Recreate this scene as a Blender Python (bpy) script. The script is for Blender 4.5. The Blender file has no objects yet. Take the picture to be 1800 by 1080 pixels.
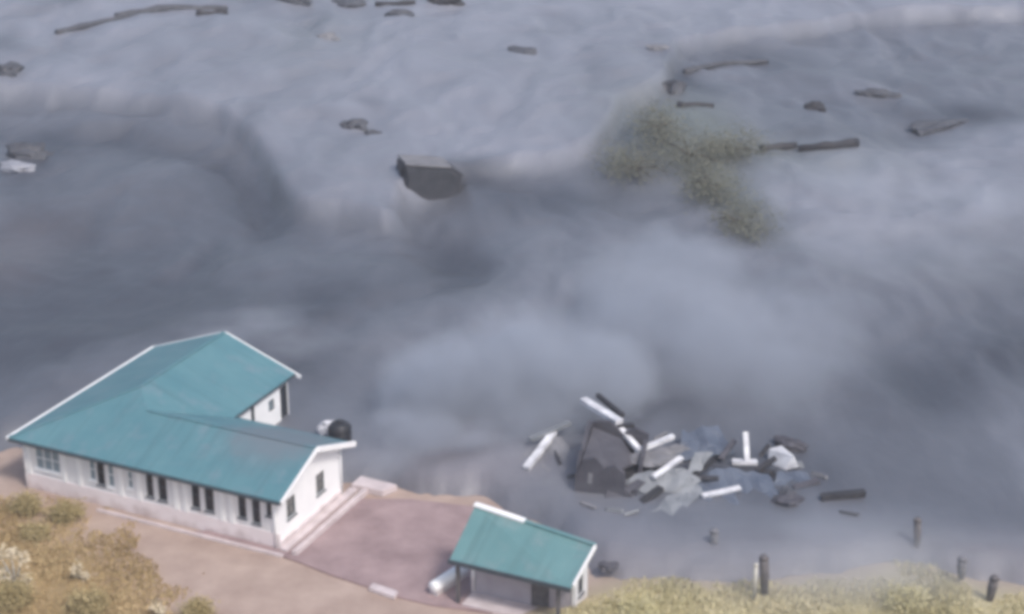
import bpy, bmesh, math, random
import numpy as np
from mathutils import Vector, Matrix
from mathutils import noise as mnoise

random.seed(11)
rng = np.random.default_rng(7)
scene = bpy.context.scene
COL = scene.collection

# ------------------------------------------------------------------ camera
FOC, CAM_H, PITCH = 3222.46, 49.66, 0.3918      # focal length in photo pixels, height, downward tilt
cam_d = bpy.data.cameras.new('camera')
cam = bpy.data.objects.new('camera', cam_d)
COL.objects.link(cam)
cam.location = (0, 0, CAM_H)
cam.rotation_euler = (math.pi / 2 - PITCH, 0, 0)
cam_d.sensor_width = 36.0
cam_d.lens = FOC / 1800 * 36.0
cam_d.clip_end = 6000
scene.camera = cam

# ------------------------------------------------------------------ light
SUN_EL, SUN_AZ = math.radians(52), math.radians(143)      # azimuth clockwise from +Y
world = bpy.data.worlds.new('World')
scene.world = world
world.use_nodes = True
wn = world.node_tree
bg = wn.nodes['Background']
sky = wn.nodes.new('ShaderNodeTexSky')
sky.sky_type = 'NISHITA'
sky.sun_disc = False
sky.sun_elevation = SUN_EL
sky.sun_rotation = SUN_AZ
sky.air_density = 1.0
sky.dust_density = 3.0
wn.links.new(sky.outputs[0], bg.inputs[0])
bg.inputs[1].default_value = 0.12
sun_d = bpy.data.lights.new('sun', 'SUN')
sun_d.energy = 1.5
sun_d.angle = math.radians(10)
sun_d.color = (1.0, 0.95, 0.90)
sun = bpy.data.objects.new('sun', sun_d)
COL.objects.link(sun)
sdir = Vector((math.sin(SUN_AZ) * math.cos(SUN_EL), math.cos(SUN_AZ) * math.cos(SUN_EL), math.sin(SUN_EL)))
sun.rotation_euler = sdir.to_track_quat('Z', 'Y').to_euler()
sun.location = (60, 40, 80)
scene.view_settings.view_transform = 'Standard'
scene.view_settings.look = 'None'
scene.view_settings.gamma = 1
scene.view_settings.exposure = 0.57
# soft, low-resolution footage: a wide reconstruction filter
scene.cycles.pixel_filter_type = 'BLACKMAN_HARRIS'
scene.cycles.filter_width = 4.4
scene.cycles.volume_bounces = 2
scene.cycles.volume_step_rate = 1.6
scene.cycles.volume_max_steps = 128

# ------------------------------------------------------------------ helpers
CP, SP = math.cos(PITCH), math.sin(PITCH)


def at(px, py, z=0.0):
    """world point at height z that the photograph shows at (px, py)"""
    u, v = (px - 900) / FOC, (540 - py) / FOC
    d = Vector((u, CP + v * SP, -SP + v * CP))
    k = (z - CAM_H) / d.z
    return Vector((d.x * k, d.y * k, z))


def tag(o, label=None, cat=None, group=None, kind=None):
    if label: o['label'] = label
    if cat: o['category'] = cat
    if group: o['group'] = group
    if kind or cat: o['kind'] = kind or 'thing'
    return o


def empty(name, loc, rz=0.0, rx=0.0, ry=0.0):
    o = bpy.data.objects.new(name, None)
    o.empty_display_size = 0.3
    COL.objects.link(o)
    o.location = loc
    o.rotation_euler = (rx, ry, rz)
    return o


def link_mesh(name, me, mat, parent=None, smooth=False):
    o = bpy.data.objects.new(name, me)
    COL.objects.link(o)
    if mat: me.materials.append(mat)
    if parent: o.parent = parent
    if smooth:
        me.polygons.foreach_set('use_smooth', [True] * len(me.polygons))
    return o


def obj(name, bm, mat, parent=None, smooth=False):
    bmesh.ops.recalc_face_normals(bm, faces=bm.faces)
    me = bpy.data.meshes.new(name)
    bm.to_mesh(me)
    bm.free()
    return link_mesh(name, me, mat, parent, smooth)


def add_box(bm, x0, x1, y0, y1, z0, z1, M=None):
    vs = []
    for z in (z0, z1):
        for x, y in ((x0, y0), (x1, y0), (x1, y1), (x0, y1)):
            p = Vector((x, y, z))
            vs.append(bm.verts.new(M @ p if M else p))
    for f in ((0, 3, 2, 1), (4, 5, 6, 7), (0, 1, 5, 4), (1, 2, 6, 5), (2, 3, 7, 6), (3, 0, 4, 7)):
        bm.faces.new([vs[i] for i in f])
    return vs


def box(name, dims, mat, parent=None, M=None, bevel=0.0):
    bm = bmesh.new()
    add_box(bm, *dims, M=M)
    if bevel:
        bmesh.ops.bevel(bm, geom=list(bm.edges), offset=bevel, segments=2, affect='EDGES')
    return obj(name, bm, mat, parent)


def prism(bm, pts, vec):
    """solid between the polygon pts (3D) and the same polygon moved by vec"""
    a = [bm.verts.new(p) for p in pts]
    b = [bm.verts.new(Vector(p) + Vector(vec)) for p in pts]
    n = len(pts)
    bm.faces.new(a)
    bm.faces.new(b[::-1])
    for i in range(n):
        bm.faces.new((a[i], b[i], b[(i + 1) % n], a[(i + 1) % n]))


def bar(bm, p, q, w, h, roll=0.0, jag=0.0):
    """rectangular bar from p to q, w wide (horizontal) and h deep"""
    p, q = Vector(p), Vector(q)
    d = (q - p).normalized()
    up = Vector((0, 0, 1)) if abs(d.z) < 0.95 else Vector((0, 1, 0))
    s = d.cross(up).normalized()
    n = s.cross(d)
    if roll:
        R = Matrix.Rotation(roll, 3, d)
        s, n = R @ s, R @ n
    rings = []
    for c, sg in ((p, -1), (q, 1)):
        r = []
        for a, b in ((-1, -1), (1, -1), (1, 1), (-1, 1)):
            r.append(bm.verts.new(c + s * a * w / 2 + n * b * h / 2 + d * sg * random.uniform(0, jag)))
        rings.append(r)
    a, b = rings
    bm.faces.new(a[::-1]); bm.faces.new(b)
    for i in range(4):
        bm.faces.new((a[i], a[(i + 1) % 4], b[(i + 1) % 4], b[i]))


def tube(bm, pts, radii, seg=8, cap=True, wob=0.0):
    rings = []
    n = len(pts)
    for i, p in enumerate(pts):
        p = Vector(p)
        d = (Vector(pts[min(i + 1, n - 1)]) - Vector(pts[max(i - 1, 0)])).normalized()
        up = Vector((0, 0, 1)) if abs(d.z) < 0.9 else Vector((1, 0, 0))
        s = d.cross(up).normalized(); t = s.cross(d)
        rings.append([bm.verts.new(p + (s * math.cos(k * 2 * math.pi / seg) + t * math.sin(k * 2 * math.pi / seg))
                                   * radii[i] * (1 + random.uniform(-wob, wob))) for k in range(seg)])
    for a, b in zip(rings, rings[1:]):
        for k in range(seg):
            bm.faces.new((a[k], a[(k + 1) % seg], b[(k + 1) % seg], b[k]))
    if cap:
        bm.faces.new(rings[0][::-1]); bm.faces.new(rings[-1])


def wall(name, mat, parent, frame, u0, u1, z0, z1, holes=(), th=0.25, peak=None):
    """a wall as ONE mesh with real openings. frame(u, w, z) -> local point, w = depth inward"""
    us = sorted({u0, u1, *[h[0] for h in holes], *[h[1] for h in holes]})
    zs = sorted({z0, z1, *[h[2] for h in holes], *[h[3] for h in holes]})
    solid = {}
    for i in range(len(us) - 1):
        for j in range(len(zs) - 1):
            cu, cz = (us[i] + us[i + 1]) / 2, (zs[j] + zs[j + 1]) / 2
            solid[i, j] = not any(h[0] < cu < h[1] and h[2] < cz < h[3] for h in holes)
    bm = bmesh.new()
    cache = {}

    def V(u, w, z):
        k = (round(u, 5), round(w, 5), round(z, 5))
        if k not in cache: cache[k] = bm.verts.new(frame(u, w, z))
        return cache[k]
    for (i, j), s in solid.items():
        if not s: continue
        a, b, c, d = us[i], us[i + 1], zs[j], zs[j + 1]
        bm.faces.new((V(a, 0, c), V(b, 0, c), V(b, 0, d), V(a, 0, d)))
        bm.faces.new((V(a, th, d), V(b, th, d), V(b, th, c), V(a, th, c)))
        for (di, dj, e) in ((-1, 0, ((a, c), (a, d))), (1, 0, ((b, d), (b, c))), (0, -1, ((b, c), (a, c))), (0, 1, ((a, d), (b, d)))):
            if not solid.get((i + di, j + dj), False):
                if peak and dj == 1 and d == z1: continue
                (p, q), (r, t) = e
                bm.faces.new((V(p, 0, q), V(r, 0, t), V(r, th, t), V(p, th, q)))
    if peak:
        pu, pz = peak
        top = [u for u in us]
        f0 = [V(u, 0, z1) for u in top] + [V(pu, 0, pz)]
        f1 = [V(u, th, z1) for u in top] + [V(pu, th, pz)]
        bm.faces.new(f0); bm.faces.new(f1[::-1])
        bm.faces.new((V(u0, 0, z1), V(pu, 0, pz), V(pu, th, pz), V(u0, th, z1)))
        bm.faces.new((V(u1, 0, z1), V(pu, 0, pz), V(pu, th, pz), V(u1, th, z1)))
    return obj(name, bm, mat, parent)


def window(parent, frame, h, fm, pm, bars=(1, 0), fw=0.06, name='window', sill=True):
    """frame, pane, glazing bars and sill in the opening h = (u0, u1, z0, z1)"""
    u0, u1, z0, z1 = h
    bm = bmesh.new()

    def B(a, b, c, d, w0, w1):
        p = [frame(a, w0, c), frame(b, w0, c), frame(b, w0, d), frame(a, w0, d)]
        v = frame(a, w1, c) - frame(a, w0, c)
        prism(bm, p, v)
    B(u0, u0 + fw, z0, z1, 0.06, 0.16); B(u1 - fw, u1, z0, z1, 0.06, 0.16)
    B(u0 + fw, u1 - fw, z0, z0 + fw, 0.06, 0.16); B(u0 + fw, u1 - fw, z1 - fw, z1, 0.06, 0.16)
    w = obj(name, bm, fm, parent)
    bm = bmesh.new()
    B2 = [frame(u0 + fw, 0.115, z0 + fw), frame(u1 - fw, 0.115, z0 + fw), frame(u1 - fw, 0.115, z1 - fw), frame(u0 + fw, 0.115, z1 - fw)]
    prism(bm, B2, frame(u0, 0.13, z0) - frame(u0, 0.115, z0))
    obj('pane', bm, pm, w)
    nv, nh = bars
    for k in range(nv):
        bm = bmesh.new(); c = u0 + (u1 - u0) * (k + 1) / (nv + 1)
        B(c - 0.025, c + 0.025, z0 + fw, z1 - fw, 0.075, 0.112)
        obj('glazing_bar', bm, fm, w)
    for k in range(nh):
        bm = bmesh.new(); c = z0 + (z1 - z0) * (k + 1) / (nh + 1)
        B(u0 + fw, u1 - fw, c - 0.025, c + 0.025, 0.08, 0.110)
        obj('glazing_bar', bm, fm, w)
    if sill:
        bm = bmesh.new()
        B(u0 - 0.05, u1 + 0.05, z0 - 0.07, z0 - 0.003, -0.08, 0.05)
        obj('sill', bm, fm, w)
    return w


# ------------------------------------------------------------------ materials
def mat(name, c0, c1=None, rough=0.8, scale=1.5, bump=0.0, bscale=8.0, spec=0.3, metal=0.0, stretch=(1, 1, 1), c2=None, detail=6):
    """procedural two/three-tone surface with relief"""
    m = bpy.data.materials.new(name)
    m.use_nodes = True
    N, Lk = m.node_tree.nodes, m.node_tree.links
    b = N['Principled BSDF']
    b.inputs['Roughness'].default_value = rough
    b.inputs['Specular IOR Level'].default_value = spec
    b.inputs['Metallic'].default_value = metal
    tc = N.new('ShaderNodeTexCoord')
    mp = N.new('ShaderNodeMapping')
    mp.inputs['Scale'].default_value = stretch
    Lk.new(tc.outputs['Object'], mp.inputs[0])
    nz = N.new('ShaderNodeTexNoise')
    nz.inputs['Scale'].default_value = scale
    nz.inputs['Detail'].default_value = detail
    nz.inputs['Roughness'].default_value = 0.6
    Lk.new(mp.outputs[0], nz.inputs['Vector'])
    cr = N.new('ShaderNodeValToRGB')
    e = cr.color_ramp.elements
    e[0].position, e[1].position = 0.32, 0.68
    e[0].color = (*c0, 1); e[1].color = (*(c1 or c0), 1)
    if c2:
        x = e.new(0.82); x.color = (*c2, 1)
    Lk.new(nz.outputs['Fac'], cr.inputs[0])
    Lk.new(cr.outputs[0], b.inputs['Base Color'])
    if bump:
        n2 = N.new('ShaderNodeTexNoise')
        n2.inputs['Scale'].default_value = bscale
        n2.inputs['Detail'].default_value = 5
        Lk.new(mp.outputs[0], n2.inputs['Vector'])
        bp = N.new('ShaderNodeBump')
        bp.inputs['Strength'].default_value = bump
        bp.inputs['Distance'].default_value = 0.1
        Lk.new(n2.outputs['Fac'], bp.inputs['Height'])
        Lk.new(bp.outputs[0], b.inputs['Normal'])
    return m


def roof_mat(name, ca, cb, cd, axis, splash=None):
    """painted profiled sheet metal: ribs across `axis`, faded and dusty in patches"""
    m = mat(name, ca, cb, rough=0.55, scale=0.35, spec=0.3, detail=7)
    N, Lk = m.node_tree.nodes, m.node_tree.links
    b = N['Principled BSDF']
    tc = next(n for n in N if n.type == 'TEX_COORD')
    cr = next(n for n in N if n.type == 'VALTORGB')
    wv = N.new('ShaderNodeTexWave')
    wv.bands_direction = axis
    wv.inputs['Scale'].default_value = 1.6
    wv.inputs['Distortion'].default_value = 0.0
    Lk.new(tc.outputs['Object'], wv.inputs[0])
    bp = N.new('ShaderNodeBump')
    bp.inputs['Strength'].default_value = 0.25
    bp.inputs['Distance'].default_value = 0.04
    Lk.new(wv.outputs['Fac'], bp.inputs['Height'])
    Lk.new(bp.outputs[0], b.inputs['Normal'])
    n2 = N.new('ShaderNodeTexNoise')
    n2.inputs['Scale'].default_value = 0.9
    n2.inputs['Detail'].default_value = 8
    n2.inputs['Roughness'].default_value = 0.65
    Lk.new(tc.outputs['Object'], n2.inputs['Vector'])
    r2 = N.new('ShaderNodeValToRGB')
    r2.color_ramp.elements[0].position = 0.52
    r2.color_ramp.elements[1].position = 0.80
    Lk.new(n2.outputs['Fac'], r2.inputs[0])
    mx = N.new('ShaderNodeMix'); mx.data_type = 'RGBA'
    mx.inputs[7].default_value = (*cd, 1)
    Lk.new(r2.outputs[0], mx.inputs[0])
    Lk.new(cr.outputs[0], mx.inputs[6])
    # rain streaks running down the slope
    m3 = N.new('ShaderNodeMapping')
    m3.inputs['Scale'].default_value = (2.6, .22, .22) if axis == 'X' else (.22, 2.6, .22)
    Lk.new(tc.outputs['Object'], m3.inputs[0])
    n3 = N.new('ShaderNodeTexNoise'); n3.inputs['Scale'].default_value = 1.0; n3.inputs['Detail'].default_value = 5
    Lk.new(m3.outputs[0], n3.inputs['Vector'])
    r3 = N.new('ShaderNodeMapRange'); r3.inputs[1].default_value = .5; r3.inputs[2].default_value = .8; r3.inputs[3].default_value = 0; r3.inputs[4].default_value = .55
    Lk.new(n3.outputs['Fac'], r3.inputs[0])
    mx3 = N.new('ShaderNodeMix'); mx3.data_type = 'RGBA'
    mx3.inputs[7].default_value = (ca[0] * .8, ca[1] * .72, ca[2] * .72, 1)
    Lk.new(r3.outputs[0], mx3.inputs[0]); Lk.new(mx.outputs[2], mx3.inputs[6])
    out = mx3.outputs[2]
    if splash:
        (sx, sy), rad, col = splash
        sb_ = N.new('ShaderNodeVectorMath'); sb_.operation = 'SUBTRACT'; sb_.inputs[1].default_value = (sx, sy, 4.2)
        Lk.new(tc.outputs['Object'], sb_.inputs[0])
        le = N.new('ShaderNodeVectorMath'); le.operation = 'LENGTH'; Lk.new(sb_.outputs[0], le.inputs[0])
        ma = N.new('ShaderNodeMath'); ma.operation = 'MULTIPLY_ADD'; ma.inputs[1].default_value = 3.5
        Lk.new(n2.outputs['Fac'], ma.inputs[0]); Lk.new(le.outputs['Value'], ma.inputs[2])
        mr = N.new('ShaderNodeMapRange'); mr.interpolation_type = 'SMOOTHSTEP'
        mr.inputs[1].default_value = rad + 3.4; mr.inputs[2].default_value = rad * .5 + 1.9; mr.inputs[4].default_value = .85
        Lk.new(ma.outputs[0], mr.inputs[0])
        mx4 = N.new('ShaderNodeMix'); mx4.data_type = 'RGBA'; mx4.inputs[7].default_value = (*col, 1)
        Lk.new(mr.outputs[0], mx4.inputs[0]); Lk.new(out, mx4.inputs[6])
        out = mx4.outputs[2]
    Lk.new(out, b.inputs['Base Color'])
    return m


M = {}
M['roof_x'] = roof_mat('teal_roof_across', (0.085, 0.203, 0.238), (0.115, 0.240, 0.270), (0.17, 0.24, 0.28), 'X', ((-2.2, 4.4), 2.6, (.155, .185, .215)))
M['roof_y'] = roof_mat('teal_roof_along', (0.085, 0.203, 0.238), (0.115, 0.240, 0.270), (0.17, 0.24, 0.28), 'Y')
M['roof_small'] = roof_mat('sea_green_roof', (0.110, 0.230, 0.240), (0.145, 0.270, 0.278), (0.20, 0.27, 0.28), 'X')
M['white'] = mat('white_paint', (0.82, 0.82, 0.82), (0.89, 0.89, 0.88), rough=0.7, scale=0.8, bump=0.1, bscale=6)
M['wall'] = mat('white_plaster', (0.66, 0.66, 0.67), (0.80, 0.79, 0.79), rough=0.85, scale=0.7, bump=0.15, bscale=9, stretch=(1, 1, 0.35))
M['plaster_shaded'] = mat('shaded_plaster', (0.34, 0.31, 0.34), (0.42, 0.39, 0.42), rough=.9, scale=.9, bump=.2)  # shade on the porch front wall, put into its plaster colour
M['plinth'] = mat('pinkish_plaster', (0.72, 0.64, 0.64), (0.80, 0.73, 0.73), rough=0.9, scale=0.9, bump=0.15, bscale=9)
M['dark_trim'] = mat('dark_gutter', (0.045, 0.06, 0.075), (0.07, 0.085, 0.10), rough=0.5, scale=2)
M['glass'] = mat('dark_window_glass', (0.018, 0.022, 0.032), (0.03, 0.035, 0.048), rough=0.12, scale=1.0, spec=0.5)
M['glass_blue'] = mat('blue_curtained_glass', (0.20, 0.27, 0.31), (0.28, 0.34, 0.38), rough=0.15, scale=1.2, spec=0.5)
M['glass_cream'] = mat('drawn_blind_glass', (0.16, 0.16, 0.155), (0.27, 0.265, 0.25), rough=0.2, scale=1.4, spec=0.5)
M['yard'] = mat('pink_courtyard', (0.25, 0.180, 0.182), (0.385, 0.285, 0.282), rough=0.92, scale=0.45, bump=0.5, bscale=3, detail=10)
M['concrete'] = mat('pale_concrete', (0.50, 0.43, 0.43), (0.66, 0.58, 0.58), rough=0.9, scale=1.2, bump=0.25, bscale=7)
M['ruin'] = mat('muddy_masonry', (0.06, 0.06, 0.075), (0.10, 0.10, 0.118), rough=0.9, scale=0.9, bump=0.5, bscale=4)
M['ruin_pale'] = mat('dusty_masonry', (0.15, 0.15, 0.165), (0.24, 0.24, 0.255), rough=0.9, scale=0.9, bump=0.5, bscale=4)
M['sheet'] = mat('dusty_roof_sheet', (0.16, 0.172, 0.19), (0.255, 0.27, 0.29), rough=0.5, scale=0.8, bump=0.2, bscale=5)
M['sheet_blue'] = mat('bluish_roof_sheet', (0.075, 0.095, 0.135), (0.12, 0.142, 0.185), rough=0.55, scale=0.6, bump=0.3, bscale=3)
M['beam'] = mat('white_painted_timber', (0.45, 0.45, 0.48), (0.86, 0.86, 0.88), rough=0.7, scale=1.1, bump=0.3, bscale=6)
M['log'] = mat('wet_dark_timber', (0.028, 0.028, 0.034), (0.055, 0.055, 0.062), rough=0.6, scale=2, bump=0.5, bscale=5)
M['rock'] = mat('wet_grey_rock', (0.055, 0.058, 0.07), (0.10, 0.105, 0.12), rough=0.6, scale=1.2, bump=0.6, bscale=3)
M['shed'] = mat('wet_dark_boards', (0.030, 0.033, 0.042), (0.055, 0.058, 0.07), rough=.6, scale=1.0, bump=.4, bscale=4)
M['rock_pale'] = mat('pale_mud_coated_rock', (0.27, 0.275, 0.31), (0.33, 0.335, 0.37), rough=0.7, scale=1.2, bump=0.4, bscale=3)
M['bark'] = mat('bark', (0.05, 0.045, 0.04), (0.09, 0.08, 0.07), rough=0.9, scale=3, bump=0.6, bscale=9)
M['plastic'] = mat('black_plastic', (0.02, 0.023, 0.03), (0.035, 0.037, 0.045), rough=0.4, scale=2)
M['post'] = mat('weathered_post', (0.10, 0.095, 0.10), (0.16, 0.15, 0.155), rough=0.9, scale=3, bump=0.4)
M['post_pale'] = mat('bleached_post', (0.46, 0.44, 0.40), (0.58, 0.56, 0.50), rough=0.9, scale=3, bump=0.4)
M['bleached'] = mat('bleached_leaves', (0.56, 0.48, 0.34), (0.70, 0.61, 0.45), rough=0.9, scale=2)


def stain(m, top, col):
    """mud splashed up the lower part of a wall in an uneven line"""
    N, Lk = m.node_tree.nodes, m.node_tree.links
    b = N['Principled BSDF']
    src = b.inputs['Base Color'].links[0].from_socket
    tc = next(n for n in N if n.type == 'TEX_COORD')
    sp = N.new('ShaderNodeSeparateXYZ'); Lk.new(tc.outputs['Object'], sp.inputs[0])
    nz = N.new('ShaderNodeTexNoise'); nz.inputs['Scale'].default_value = 1.1; nz.inputs['Detail'].default_value = 8
    Lk.new(tc.outputs['Object'], nz.inputs['Vector'])
    ma = N.new('ShaderNodeMath'); ma.operation = 'MULTIPLY_ADD'; ma.inputs[1].default_value = -2.2
    Lk.new(nz.outputs['Fac'], ma.inputs[0]); Lk.new(sp.outputs['Z'], ma.inputs[2])
    mr = N.new('ShaderNodeMapRange'); mr.inputs[1].default_value = top - 1.1; mr.inputs[2].default_value = top - 1.9; mr.inputs[4].default_value = .75
    Lk.new(ma.outputs[0], mr.inputs[0])
    mx = N.new('ShaderNodeMix'); mx.data_type = 'RGBA'; mx.inputs[7].default_value = (*col, 1)
    Lk.new(mr.outputs[0], mx.inputs[0]); Lk.new(src, mx.inputs[6]); Lk.new(mx.outputs[2], b.inputs['Base Color'])


stain(M['plinth'], .5, (.42, .33, .31))
stain(M['wall'], 1.1, (.50, .44, .43))


def tint_mat(name, cols, rough=0.85, attr='tint', trans=0.0):
    """colour picked per leaf or blade by the attribute `tint`"""
    m = bpy.data.materials.new(name)
    m.use_nodes = True
    N, Lk = m.node_tree.nodes, m.node_tree.links
    b = N['Principled BSDF']
    b.inputs['Roughness'].default_value = rough
    b.inputs['Specular IOR Level'].default_value = 0.15
    at_ = N.new('ShaderNodeAttribute'); at_.attribute_name = attr
    cr = N.new('ShaderNodeValToRGB')
    e = cr.color_ramp.elements
    e[0].color = (*cols[0], 1); e[1].color = (*cols[-1], 1)
    for i, c in enumerate(cols[1:-1]):
        x = e.new((i + 1) / (len(cols) - 1)); x.color = (*c, 1)
    Lk.new(at_.outputs['Fac'], cr.inputs[0])
    Lk.new(cr.outputs[0], b.inputs['Base Color'])
    return m


M['leaf_brown'] = tint_mat('dry_olive_leaves', [(0.30, 0.24, 0.115), (0.38, 0.31, 0.16), (0.48, 0.39, 0.22)])
M['leaf_grey'] = tint_mat('mud_splashed_leaves', [(0.15, 0.155, 0.125), (0.175, 0.18, 0.145), (0.20, 0.205, 0.165)])
M['leaf_yellow'] = tint_mat('yellow_green_leaves', [(0.46, 0.41, 0.21), (0.55, 0.50, 0.29), (0.64, 0.59, 0.38)])
M['grass_brown'] = tint_mat('dry_brown_grass', [(0.35, 0.26, 0.135), (0.44, 0.335, 0.185), (0.56, 0.44, 0.26)])
M['grass_yellow'] = tint_mat('yellow_green_grass', [(0.46, 0.415, 0.23), (0.56, 0.51, 0.31), (0.66, 0.60, 0.42)])


# ------------------------------------------------------------------ fields for ground and flood (numpy, plan coordinates)
def vnoise(x, y, seed=0):
    """smooth value noise on arrays"""
    xi, yi = np.floor(x).astype(np.int64), np.floor(y).astype(np.int64)
    fx, fy = x - xi, y - yi
    fx = fx * fx * fx * (fx * (fx * 6 - 15) + 10)
    fy = fy * fy * fy * (fy * (fy * 6 - 15) + 10)

    def h(a, b):
        n = (a * 374761393 + b * 668265263 + seed * 974634777) & 0xFFFFFFFF
        n = ((n ^ (n >> 13)) * 1274126177) & 0xFFFFFFFF
        return ((n ^ (n >> 16)) & 0xFFFF) / 65535.0
    return (h(xi, yi) * (1 - fx) + h(xi + 1, yi) * fx) * (1 - fy) + (h(xi, yi + 1) * (1 - fx) + h(xi + 1, yi + 1) * fx) * fy


def fbm(x, y, octs=4, seed=0, gain=0.5):
    s, a, t = 0, 1.0, 0
    for o in range(octs):
        s = s + a * (vnoise(x * 2 ** o + 13.1 * o, y * 2 ** o - 7.7 * o, seed + o) - 0.5)
        t += a
        a *= gain
    return s / t * 2


SQ = 0.42        # depth squeeze that makes plan distances comparable in both directions


def plan(pts):
    return np.array([(p.x, p.y * SQ) for p in (at(*q) for q in pts)])


def sdf(X, Y, poly):
    """signed distance to a polygon, positive inside"""
    Yq = Y * SQ
    d = np.full(X.shape, 1e9)
    inside = np.zeros(X.shape, bool)
    n = len(poly)
    for i in range(n):
        (x0, y0), (x1, y1) = poly[i], poly[(i + 1) % n]
        ex, ey = x1 - x0, y1 - y0
        k = np.clip(((X - x0) * ex + (Yq - y0) * ey) / (ex * ex + ey * ey + 1e-9), 0, 1)
        d = np.minimum(d, np.hypot(X - x0 - k * ex, Yq - y0 - k * ey))
        c = ((y0 > Yq) != (y1 > Yq)) & (X < (x1 - x0) * (Yq - y0) / (y1 - y0 + 1e-12) + x0)
        inside ^= c
    return np.where(inside, d, -d)


def linedist(X, Y, pts):
    Yq = Y * SQ
    d = np.full(X.shape, 1e9)
    for (x0, y0), (x1, y1) in zip(pts, pts[1:]):
        ex, ey = x1 - x0, y1 - y0
        k = np.clip(((X - x0) * ex + (Yq - y0) * ey) / (ex * ex + ey * ey + 1e-9), 0, 1)
        d = np.minimum(d, np.hypot(X - x0 - k * ex, Yq - y0 - k * ey))
    return d


def sstep(x, a, b):
    t = np.clip((x - a) / (b - a), 0, 1)
    return t * t * (3 - 2 * t)


def blob(X, Y, px, py, rx, ry, rot=0):
    c = at(px, py)
    k = (Vector((c.x, c.y, 0)) - Vector((0, 0, CAM_H))).length / FOC     # metres per pixel there
    dx, dy = (X - c.x) / k, (Y - c.y) / k * (CAM_H / math.hypot(c.y, CAM_H))
    a = math.radians(rot)
    u = dx * math.cos(a) + dy * math.sin(a)
    v = -dx * math.sin(a) + dy * math.cos(a)
    return np.exp(-((u / rx) ** 2 + (v / ry) ** 2))


FLOOD = plan([(-500, 800), (-60, 800), (40, 806), (150, 790), (330, 830), (520, 862), (560, 858), (640, 852), (720, 868), (840, 884), (900, 905), (960, 940), (1020, 985),
              (1045, 1030), (1090, 1044), (1200, 1044), (1330, 1044), (1450, 1036), (1560, 1012), (1640, 1016), (1720, 1044), (1850, 1062),
              (2400, 1110), (3200, -250), (-1400, -250)])
# the pale lobe of thick slurry that overrides the darker flow
LOBE = plan([(-700, 190), (-100, 185), (60, 190), (220, 205), (380, 232), (455, 285), (490, 345), (520, 385), (600, 392), (660, 418), (705, 408),
             (722, 360), (800, 345), (890, 332), (980, 326), (1060, 300), (1088, 262), (1110, 225), (1160, 190),
             (1180, 150), (1200, 120), (1300, 96), (1500, 60), (2400, 30), (3000, -250), (-1300, -250)])
LOBE2 = plan([(1290, 300), (1400, 285), (1560, 275), (1700, 245), (2300, 235), (2400, 430), (1800, 445), (1600, 440), (1480, 470), (1330, 420), (1290, 350)])
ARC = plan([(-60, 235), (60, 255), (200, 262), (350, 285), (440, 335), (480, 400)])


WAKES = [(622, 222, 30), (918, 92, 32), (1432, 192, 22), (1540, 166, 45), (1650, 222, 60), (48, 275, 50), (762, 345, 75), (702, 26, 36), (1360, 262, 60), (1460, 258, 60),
         (1200, 175, 40), (300, 20, 90), (1280, 118, 60), (10, 130, 30), (1200, 310, 110), (1300, 400, 50)]


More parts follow.
